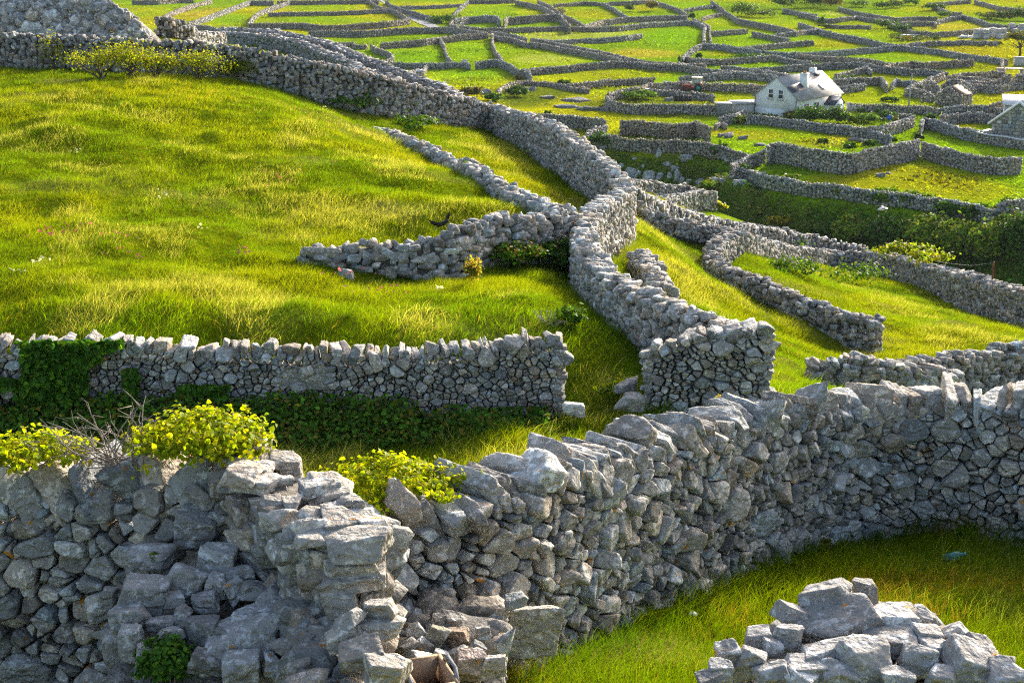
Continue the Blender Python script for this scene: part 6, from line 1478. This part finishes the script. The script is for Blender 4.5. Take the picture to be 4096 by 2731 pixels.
def boat():
    root = placed('boat', 'grey rowing boat drawn up in the field left of the tractor', 'boat', 'C', 1020, 912, math.radians(172))
    V = []; F = []; n = 9
    for i in range(n):
        t = i / (n - 1) * 2 - 1; w = .62 * (1 - abs(t) ** 2.4) + .05; sh = .62 + .3 * t * t; x = t * 2.1
        for a, z in ((-w, sh), (-w * .8, sh * .4), (0, .1 + .25 * t ** 4), (w * .8, sh * .4), (w, sh)): V.append((x, a, z))
    for i in range(n - 1):
        for j in range(4): F.append((i*5+j, i*5+j+1, i*5+6+j, i*5+5+j))
    o = MB().add(V, F).build('hull', plain('grey_boat_paint', (.50, .52, .55), .6, .1), root); sm = o.modifiers.new('thick', 'SOLIDIFY'); sm.thickness = .06
    for x in (-1.0, .1, 1.0): MB().box(x - .1, -.52, .5, x + .1, .52, .55).build('thwart', M['greywood'], root)
    for lab, px, py, rr, mt in (('red buoy lying in the boat', 998, 885, .3, 'red'), ('pink buoy lying in the boat', 1018, 884, .24, None), ('white buoy lying in the boat', 1058, 890, .26, 'white'), ('red buoy beside the tractor bonnet', 1178, 905, .3, 'red')):
        p = at('C', px, py, .8); m = M[mt] if mt else plain('pink_plastic', (.6, .12, .18), .5, .1)
        r = thing('buoy', lab, 'buoy', (p[0], p[1] - .1, p[2] + .75), 0); MB().ball((0, 0, 0), rr, (1, 1, 1.05), 12, 9).build('float', m, r, True); MB().tube([(0, 0, rr), (0, 0, rr + .12)], .06, 8).build('eye', M['drain'], r)
    r = placed('tarpaulin', 'dark blue tarpaulin heaped over gear in the boat', 'tarpaulin', 'C', 1100, 905); v = blocks(np.array([[.95, .5, .42]]), 4, rv, .25, 9, .05, 5)
    mesh('sheet', v[0] + (0, 0, .35), ICO[4][1], plain('dark_blue_tarp', (.05, .07, .12), .6, .3), r, smooth=True); MB().tube([(-.9, -.3, .55), (0, -.5, .72), (.9, -.3, .5)], .02, 5).build('cord', M['rope'], r)
    r = placed('crate', 'teal fish crate on the grass between the boat and the tractor', 'crate', 'C', 1115, 930); MB().box(-.4, -.28, 0, .4, .28, .08).box(-.4, -.28, .08, -.35, .28, .42).box(.35, -.28, .08, .4, .28, .42).box(-.35, -.28, .08, .35, -.23, .42).box(-.35, .23, .08, .35, .28, .42).build('box', M['teal'], r)
    r = placed('trailer', 'rusty red trailer body by the wall right of the tractor', 'trailer', 'C', 1562, 944, .05)
    MB().box(-.62, -.4, .25, .62, .4, .35).box(-.62, -.4, .35, -.57, .4, .72).box(.57, -.4, .35, .62, .4, .72).box(-.57, -.4, .35, .57, -.35, .72).box(-.57, .35, .35, .57, .4, .72).build('body', M['rust'], r); MB().box(-.62, -.43, .70, .62, -.39, .76).build('rail', M['teal'], r)
    for y in (-.45, .45): MB().tube([(0, y - .06, .22), (0, y + .06, .22)], .22, 12).build('wheel', M['tyre'], r)
    r = placed('metal_box', 'rusty metal box with a pale lid at the end of the weedy plot wall', 'box', 'C', 688, 992, .2); MB().box(-.35, -.3, 0, .35, .3, .75).build('body', M['rust'], r); MB().box(-.1, -.33, .75, .5, .33, .83).build('lid', M['white'], r)
    r = placed('tank', 'long black tank half hidden behind the wall below the tractor', 'tank', 'C', 1072, 1088, .05, .35); MB().tube([(-1.25, 0, .4), (-1.15, 0, .4), (1.15, 0, .4), (1.25, 0, .4)], [.3, .45, .45, .3], 16).build('barrel', M['tyre'], r)
    for x in (-.7, 0, .7): MB().tube([(x - .03, 0, .4), (x + .03, 0, .4)], .465, 16).build('hoop', M['drain'], r)
boat()
def small_things():
    r = placed('trough', 'white tub tipped over by the low tumbled wall', 'tub', 'B', 628, 772, .5, .1); o = MB().tube([(-.5, 0, .25), (.5, 0, .35)], [.22, .3], 12).build('tub', M['white'], r); MB().tube([(.49, 0, .35), (.54, 0, .355)], .33, 12).build('rim', M['gullwhite'], r)
    r = placed('gate_slab', 'pale upright slab closing a gap in the wall below two green fields', 'gate', 'B', 1094, 702, 0.05); MB().box(-.55, -.06, -.1, .55, .06, 1.2).build('panel', M['concrete'], r, bevel=.02); MB().box(-.5, -.09, .3, .5, -.05, .38).build('bar', M['greywood'], r)
    r = placed('crate', 'white plastic crate standing on end by the brown doorway wall', 'crate', 'C', 1102, 1360, .1, 0, 100); MB().box(-.22, -.1, 0, -.14, .1, .7).box(.14, -.1, 0, .22, .1, .7).box(-.14, -.1, .62, .14, .1, .7).box(-.14, -.1, 0, .14, .1, .08).box(-.14, -.1, .3, .14, .1, .36).build('frame', M['white'], r)
    r = placed('stone_post', 'lone square post in the field above the cliff', 'post', 'C', 1424, 1358, .2, 0, 100); MB().box(-.17, -.15, -.1, .17, .15, .72).build('post', M['concrete'], r, bevel=.03)
    p = at('D', 1138, 1188, 0); s = scale_at(p); h = 415 / CROP['D'][2] * 1.0 / s * CROP['D'][2] / CROP['D'][2]
    h = (415 / 2.6133) / s * 1.0 * 1.0
    r = thing('utility_pole', 'tall leaning wooden pole right of the white house', 'pole', p); MB().tube([(0, 0, -.3), (.06, 0, h * .5), (.16, 0, h)], [.12, .105, .085], 8).build('pole', M['greywood'], r); MB().tube([(.14, -.1, h * .95), (.14, -.35, h * .97)], .04, 6).build('insulator', M['drain'], r)
    r = placed('gate', 'silver barred gate beside the white house', 'gate', 'D', 582, 1172, .1); g = MB()
    for z in (.15, .38, .6, .82): g.tube([(-.75, 0, z), (.75, 0, z)], .035, 6)
    for x in (-.75, 0, .75): g.tube([(x, 0, .1), (x, 0, .9)], .04, 6)
    g.build('bars', M['metalroof'], r); MB().box(-1.1, -.2, -.1, -.82, .2, 1.25).build('pillar', M['concrete'], r)
    r = placed('drum', 'blue plastic drum in the garden of the white house', 'drum', 'D', 946, 1264); MB().tube([(0, 0, 0), (0, 0, .05), (0, 0, .62), (0, 0, .68)], [.27, .31, .31, .27], 14).build('body', M['blue'], r, True); MB().tube([(0, 0, .67), (0, 0, .71)], .24, 14).build('lid', M['navy'], r)
    r = placed('bucket', 'pale pink bucket left of the blue drum', 'bucket', 'D', 902, 1256); MB().tube([(0, 0, 0), (0, 0, .32)], [.15, .2], 12).build('body', plain('pink_bucket', (.6, .35, .32), .5, .1), r); MB().tube([(-.2, 0, .32), (0, 0, .5), (.2, 0, .32)], .012, 5).build('handle', M['drain'], r)
    r = placed('bucket', 'white bucket at the left of the pink one', 'bucket', 'D', 866, 1250); MB().tube([(0, 0, 0), (0, 0, .32)], [.14, .18], 12).build('body', M['white'], r); MB().tube([(-.18, 0, .32), (0, 0, .48), (.18, 0, .32)], .012, 5).build('handle', M['drain'], r)
    r = placed('board_panel', 'large whitish boarded panel leaning on the garden wall', 'panel', 'D', 1000, 1392, .25, 0, 100); o = MB()
    for i in range(6): o.box(-.75 + i * .25, -.03, 0, -.52 + i * .25, .03, 1.0)
    o = o.build('boards', plain('whitish_boards', (.6, .6, .58), .8, .15, 3), r); o.rotation_euler = (-.35, 0, 0); o = MB().box(-.75, .03, .2, .75, .07, .3).box(-.75, .03, .7, .75, .07, .8).build('battens', M['greywood'], r); o.rotation_euler = (-.35, 0, 0)
    r = placed('drum', 'rusty brown drum left of the leaning panel', 'drum', 'D', 926, 1395, 0, 0, 100); MB().tube([(0, 0, 0), (0, 0, .3), (0, 0, .32), (0, 0, .62)], [.24, .24, .26, .24], 12).build('body', M['rust'], r); MB().tube([(0, 0, .6), (0, 0, .64)], .25, 12).build('rim', M['rust'], r)
    r = placed('pallet', 'grey slatted pallet leaning on the paddock wall', 'pallet', 'D', 1460, 1365, -.5, 0, 100); o = MB()
    for i in range(6): o.box(-.5, -.02, i * .19, .5, .02, i * .19 + .14)
    o = o.build('slats', M['greywood'], r); o.rotation_euler = (-.4, 0, 0); o = MB().box(-.5, .02, 0, -.4, .1, 1.1).box(.4, .02, 0, .5, .1, 1.1).box(-.05, .02, 0, .05, .1, 1.1).build('bearers', M['greywood'], r); o.rotation_euler = (-.4, 0, 0)
    for lab, x, y, a, L in (('grey plank leaning on the paddock wall, upright', 1360, 1318, 1.1, 1.0), ('grey plank slanting down right of the pallet', 1515, 1390, -.45, 1.1)):
        r = placed('plank', lab, 'plank', 'D', x, y, 0, .1, 100); o = MB().box(-L/2, -.04, -.03, L/2, .04, .06).build('board', M['greywood'], r); o.rotation_euler = (0, -a, 0); o.location = (0, 0, .3); q = MB().box(-L/2 + .02, -.05, .06, -L/2 + .1, .05, .09).build('cleat', M['wood'], r); q.rotation_euler = (0, -a, 0); q.location = (0, 0, .3)
    for i in range(9):
        r = at('D', 1690 + i * 19, 1432 - (i % 3) * 8, 0, 100); a = rv.uniform(-.2, 1.3) * (1 if i % 2 else -1); L = rv.uniform(.7, 1.4)
        o = MB().tube([(-L/2, 0, 0), (0, .05, .03), (L/2, 0, 0)], [.05, .06, .04], 6).build('driftwood', plain('driftwood', (.42, .42, .42), .9, .15, 5) if i == 0 else bpy.data.materials['driftwood'])
        o.location = (r[0], r[1] - .1 * (i % 2), r[2] + .15 + .3 * abs(math.sin(a)) * L); o.rotation_euler = (0, a * .7, rv.uniform(-.4, .4)); tag(o, 'bleached driftwood pole in the heap at the foot of the paddock wall', 'driftwood', 'driftwood poles by the paddock')
    # stacks of blocks
    for i, (x, y, hh) in enumerate([(1855, 405, 2), (1915, 402, 2), (1962, 398, 2), (2022, 388, 2), (2078, 400, 2), (2128, 396, 2), (2172, 392, 1), (2222, 340, 2), (2262, 350, 1), (2325, 345, 2), (1950, 408, 2), (2100, 408, 1)]):
        r = placed('block_stack', 'banded stack of pale concrete blocks on a blue pallet in the yard', 'block stack', 'D', x, y, .05, 0, 200, 'stacks of concrete blocks in the yard')
        for k in range(hh):
            z = k * .95; MB().box(-.55, -.55, z, .55, .55, z + .12).build('pallet', M['pallet'], r)
            q = MB()
            for j in range(4): q.box(-.56 + .01 * (j % 2), -.56, z + .13 + j * .2, .56 - .01 * ((j + 1) % 2), .56, z + .32 + j * .2)
            q.build('blocks', M['block'], r)
    r = placed('plastic_sheet', 'long glossy white silage sheet lying along a far wall', 'plastic sheet', 'D', 1250, 384, .0, 0, 200)
    for i in range(9): MB().tube([(-3.6 + i * .8, 0, .22), (-2.78 + i * .8, .1 * (-1) ** i, .22)], [.24, .2], 8).build('fold', M['plastic'], r)
    r = placed('plastic_bags', 'glossy silver bags heaped left of the block stacks', 'bags', 'D', 1742, 400, .05, 0, 200)
    for i in range(6):
        v = blocks(np.array([[.32, .3, .26]]), 3, rv, .2, 9, .04, 4); mesh('bag', v[0] + (-1.2 + i * .45, 0, .2 + .12 * (i % 2)), ICO[3][1], M['plastic'], r, smooth=True)
    MB().box(-1.3, -.5, 0, 1.6, .4, .05).build('ground_sheet', M['tyre'], r)
    r = placed('concrete_pier', 'square grey concrete pier under the lone tree at the right edge', 'pier', 'D', 2330, 690, 0, 0, 150); MB().box(-1.2, -.5, -.2, 1.6, .8, 1.35).build('block', M['concrete'], r); MB().box(-1.3, -.6, 1.35, 1.7, .9, 1.45).build('cope', M['concrete'], r)
    r = placed('roof_sheet', 'pinkish low roof slab over the ruins at the right', 'roof', 'D', 2200, 800, 0, 1.1, 150); MB().box(-1.9, -.5, 0, 2.2, 1.2, .12).build('slab', plain('pink_roof', (.42, .30, .27), .8, .15), r); MB().box(-1.8, -.4, -1.2, -1.5, .9, 0).box(1.8, -.4, -1.2, 2.1, .9, 0).build('piers', M['concrete'], r)
    # red post and rope on the wall behind the enclosure
    q = P_back.get(np.array([st(P_back, 2282)]))[0][0]; q2 = P_back.get(np.array([st(P_back, 2150)]))[0][0]; o = np.array((q[0], q[1], q[3] - .3))
    r = thing('fence_post', 'rusty red iron post with a slack rope on the wall at right', 'post', o); MB().box(-.03, -.03, 0, .03, .03, 1.05).build('post', M['rust'], r)
    d = np.array((q2[0], q2[1], q2[3] + .2)) - o; MB().tube([(0, 0, 1.0), d * .35 + np.array((0, 0, .5)), d * .7 + np.array((0, 0, .2)), d], .010, 5).build('rope', M['drain'], r)
    # the near crate, plank, bottles, litter
    p = pix('Z', 985, 1556, 7.9); r = thing('crate', 'wooden box with grey rope handles at the bottom edge', 'crate', p - np.array((0, 0, .2)), .35)
    bx = MB().box(-.12, -.17, 0, .12, .17, .02).box(-.12, -.17, .02, -.10, .17, .24).box(.10, -.17, .02, .12, .17, .24).box(-.10, -.17, .02, .10, -.15, .24).box(-.10, .15, .02, .10, .17, .24).build('box', M['wood'], r)
    for x in (-.12, .12): MB().tube([(x, -.15, .2), (x * 1.1, -.06, .27), (x * 1.1, .06, .27), (x, .15, .2)], .012, 6).build('rope_handle', M['rope'], r)
    a = pix('H', 1590, 1025, 8.85); c = pix('H', 1800, 1265, 8.45); r = thing('plank', 'weathered grey plank wedged between the fallen stones and the stub', 'plank', a); d = c - a
    dd = d / np.linalg.norm(d); sdv = np.cross(dd, (0, 1, 0)); sdv /= np.linalg.norm(sdv); up = np.cross(sdv, dd)
    V = [k * d + i * sdv * .035 + j * up * .014 for k in (0, 1) for i in (-1, 1) for j in (-1, 1)]
    MB().add(V, [(0, 2, 3, 1), (4, 5, 7, 6), (0, 1, 5, 4), (2, 6, 7, 3), (0, 4, 6, 2), (1, 3, 7, 5)]).build('board', M['wood'], r); MB().tube([d * .06 - up * .03, d * .06 - up * .012], .01, 6).build('nail', M['rust'], r)
    def bottle(lab, c, x, y, rr, L, mat, rz, ry, name='bottle', dF=None):
        p = at(c, x, y, 0, 5, 30) if dF is None else pix(c, x, y, dF)
        r = thing(name, lab, 'bottle', p + np.array((0, 0, rr))); o = MB().tube([(-L/2, 0, 0), (-L*.46, 0, 0), (.15*L, 0, 0), (.32*L, 0, 0), (.42*L, 0, 0)], [rr*.8, rr, rr, rr*.45, rr*.32], 12).build('body', M[mat], r, True); o.rotation_euler = (0, ry, rz)
        o = MB().tube([(.42*L, 0, 0), (.5*L, 0, 0)], rr*.4, 10).build('cap', M[mat], r); o.rotation_euler = (0, ry, rz)
    bottle('crushed turquoise plastic bottle in the grass at lower right', 'J', 1545, 890, .045, .24, 'bottle', -.6, -.5)
    bottle('round end of a green glass bottle stuck in the big wall', 'J', 62, 360, .045, .26, 'bottledark', math.pi / 2, 0, dF=13.3)
    r = thing('plastic_scrap', 'scrap of pale plastic in the grass left of the lower right pile', 'litter', at('J', 95, 1205, .02, 5, 30)); v = blocks(np.array([[.03, .025, .012]]), 3, rv, .2, 10, .05, 4); mesh('scrap', v[0] + (0, 0, .06), ICO[3][1], M['plastic'], r)
small_things()

# lane of tar
def lane():
    Lp = [(195, 0), (262, 45), (330, 85), (420, 125), (500, 175), (560, 225), (640, 262), (740, 300)]
    Rp = [(225, 0), (305, 50), (380, 88), (450, 110), (520, 150), (610, 195), (740, 248), (830, 285)]
    A = [at('B', *p, 0) for p in Lp]; B = [at('B', *p, 0) for p in Rp]; V = []
    t = np.linspace(0, 7, 60)
    for k in t:
        i = min(6, int(k)); f = k - i
        a = A[i] * (1 - f) + A[i+1] * f; b = B[i] * (1 - f) + B[i+1] * f
        for g in (0, .5, 1): q = a * (1 - g) + b * g; V.append((q[0], q[1], float(terr(np.array([q[0]]), np.array([q[1]]))[0]) + .10))
    F = [(i*3+j, i*3+j+1, i*3+j+4, i*3+j+3) for i in range(59) for j in (0, 1)]
    tag(mesh('road', V, np.array(F), M['asphalt'], None, smooth=True), kind='structure')
lane()

# ------------------------------------------------------------------ birds and the walker
def wing(pts_top, thick=.012):    # pts: list of (lead, trail) pairs
    V = []; F = []; n = len(pts_top)
    for a, b in pts_top:
        a = np.array(a, float); b = np.array(b, float); m = (a * .6 + b * .4) + np.array((0, 0, thick)); u = (a * .6 + b * .4) - np.array((0, 0, thick * .4)); V += [a, m, b, u]
    for i in range(n - 1):
        for j in range(4): F.append((i*4+j, i*4+(j+1) % 4, (i+1)*4+(j+1) % 4, (i+1)*4+j))
    F += [(0, 1, 2, 3), tuple(range((n-1)*4, n*4))[::-1]]
    return V, F
def bird_black():
    p = pix('Z', 1018, 512, 32.5); root = thing('bird', 'black crow-like bird with both wings raised, flying over the low jutting wall', 'bird', p, math.radians(10)); root.scale = (.66, .66, .8)
    b = MB().tube([(-.19, .02, -.10), (-.14, .01, -.075), (-.05, 0, -.03), (.03, 0, .0), (.10, 0, .03), (.14, 0, .05), (.18, 0, .055), (.21, 0, .045)], [.03, .05, .062, .066, .05, .04, .034, .012], 10)
    b.add(*wing([((-.12, -.03, -.05), (-.17, .03, -.07)), ((-.22, -.05, -.13), (-.24, .05, -.15)), ((-.30, -.06, -.19), (-.31, .06, -.20))], .008))      # tail
    b.build('body', M['black'], root, True)
    MB().tube([(.20, 0, .048), (.265, 0, .035)], [.012, .003], 6).build('beak', M['black'], root)
    for sgn, tip in ((-1, ((-.12, -.05, .01), (-.26, -.03, .05), (-.36, 0, .06), (-.47, .04, .09))), (1, ((.06, .05, .05), (.11, .08, .14), (.17, .1, .22), (.23, .12, .29)))):
        pr = []
        for i, q in enumerate(tip):
            q = np.array(q); ch = (.12, .13, .11, .03)[i]; d = np.array((-.25, .3, -.85)) if sgn < 0 else np.array((.75, .3, -.5)); d = d / np.linalg.norm(d)
            pr.append((q, q + d * ch))
        pr.insert(0, (np.array((sgn * .02 + .02, 0, .03)), np.array((sgn * .0 - .05, 0, -.05))))
        MB().add(*wing(pr, .01)).build('wing', M['black'], root)
bird_black()
def gull():
    p = pix('Z', 2027, 481, 70.0); root = thing('gull', 'white gull with dark wing tips gliding over the dark bank', 'bird', p, math.radians(12))
    MB().tube([(-.26, 0, .0), (-.16, 0, .01), (-.02, 0, .02), (.12, 0, .03), (.20, 0, .05), (.26, 0, .05)], [.02, .06, .085, .07, .05, .02], 10).build('body', M['gullwhite'], root, True)
    MB().tube([(.25, 0, .05), (.31, 0, .035)], [.014, .004], 6).build('beak', M['cream'], root)
    for s_ in (-1, 1):
        w = MB().add(*wing([((.10, 0, .04), (-.08, 0, .02)), ((.14, s_ * .22, .13), (-.06, s_ * .22, .10)), ((.06, s_ * .42, .10), (-.08, s_ * .42, .08))], .012)).build('wing', M['gullgrey'], root)
        MB().add(*wing([((.06, s_ * .42, .10), (-.08, s_ * .42, .08)), ((-.06, s_ * .6, .05), (-.12, s_ * .6, .04)), ((-.2, s_ * .7, .0), (-.21, s_ * .7, .0))], .008)).build('wing_tip', M['black'], w)
gull()
def walker():
    p = at('C', 1035, 690, 0); root = thing('person', 'tiny walker in dark clothes behind a far wall', 'person', p)
    J = [(0, 0, .95, .15), (0, 0, 1.15, .15), (0, 0, 1.38, .17), (0, 0, 1.5, .06), (0, 0, 1.6, .095), (0, 0, 1.72, .08), (-.19, 0, 1.40, .065), (-.26, .05, 1.12, .05), (-.22, -.1, .9, .04), (.19, 0, 1.40, .065), (.26, -.03, 1.12, .05), (.22, .1, .9, .04),
         (-.1, 0, .88, .1), (-.11, -.12, .48, .07), (-.11, .02, .08, .05), (.1, 0, .88, .1), (.11, .12, .48, .07), (.11, .2, .08, .05)]
    E = [(0,1),(1,2),(2,3),(3,4),(4,5),(2,6),(6,7),(7,8),(2,9),(9,10),(10,11),(0,12),(12,13),(13,14),(0,15),(15,16),(16,17)]
    me = bpy.data.meshes.new('body'); me.from_pydata([j[:3] for j in J], E, []); o = link(bpy.data.objects.new('body', me), root); me.materials.append(M['navy'])
    o.modifiers.new('skin', 'SKIN'); 
    for v, j in zip(me.skin_vertices[0].data, J): v.radius = (j[3], j[3] * .8)
    me.skin_vertices[0].data[0].use_root = True
    sb = o.modifiers.new('sub', 'SUBSURF'); sb.levels = 1; sb.render_levels = 1
    MB().ball((0, -.01, 1.66), .105, (1, 1.05, 1.2), 12, 9).build('face', M['skin'], root, True)
    MB().ball((0, .015, 1.70), .11, (1, 1, 1.0), 12, 9).build('hair', M['maroon'], root, True)
walker()
# ------------------------------------------------------------------ thin sea air over the whole valley
def haze(d):
    m = bpy.data.materials.new('sea_haze'); m.use_nodes = True; nt = m.node_tree; nt.nodes.clear()
    o = nt.nodes.new('ShaderNodeOutputMaterial'); v = nt.nodes.new('ShaderNodeVolumePrincipled')
    v.inputs['Color'].default_value = (.80, .88, 1.0, 1); v.inputs['Density'].default_value = d; v.inputs['Anisotropy'].default_value = .0
    nt.links.new(v.outputs[0], o.inputs['Volume'])
    zs = [p.co.z for p in GROUND.data.vertices]
    b = MB().box(-1560, -12, min(zs) - 1, 1560, 930, max(max(zs), 27.5) + 1.5).build('haze', m); b['kind'] = 'stuff'
haze(.00007)
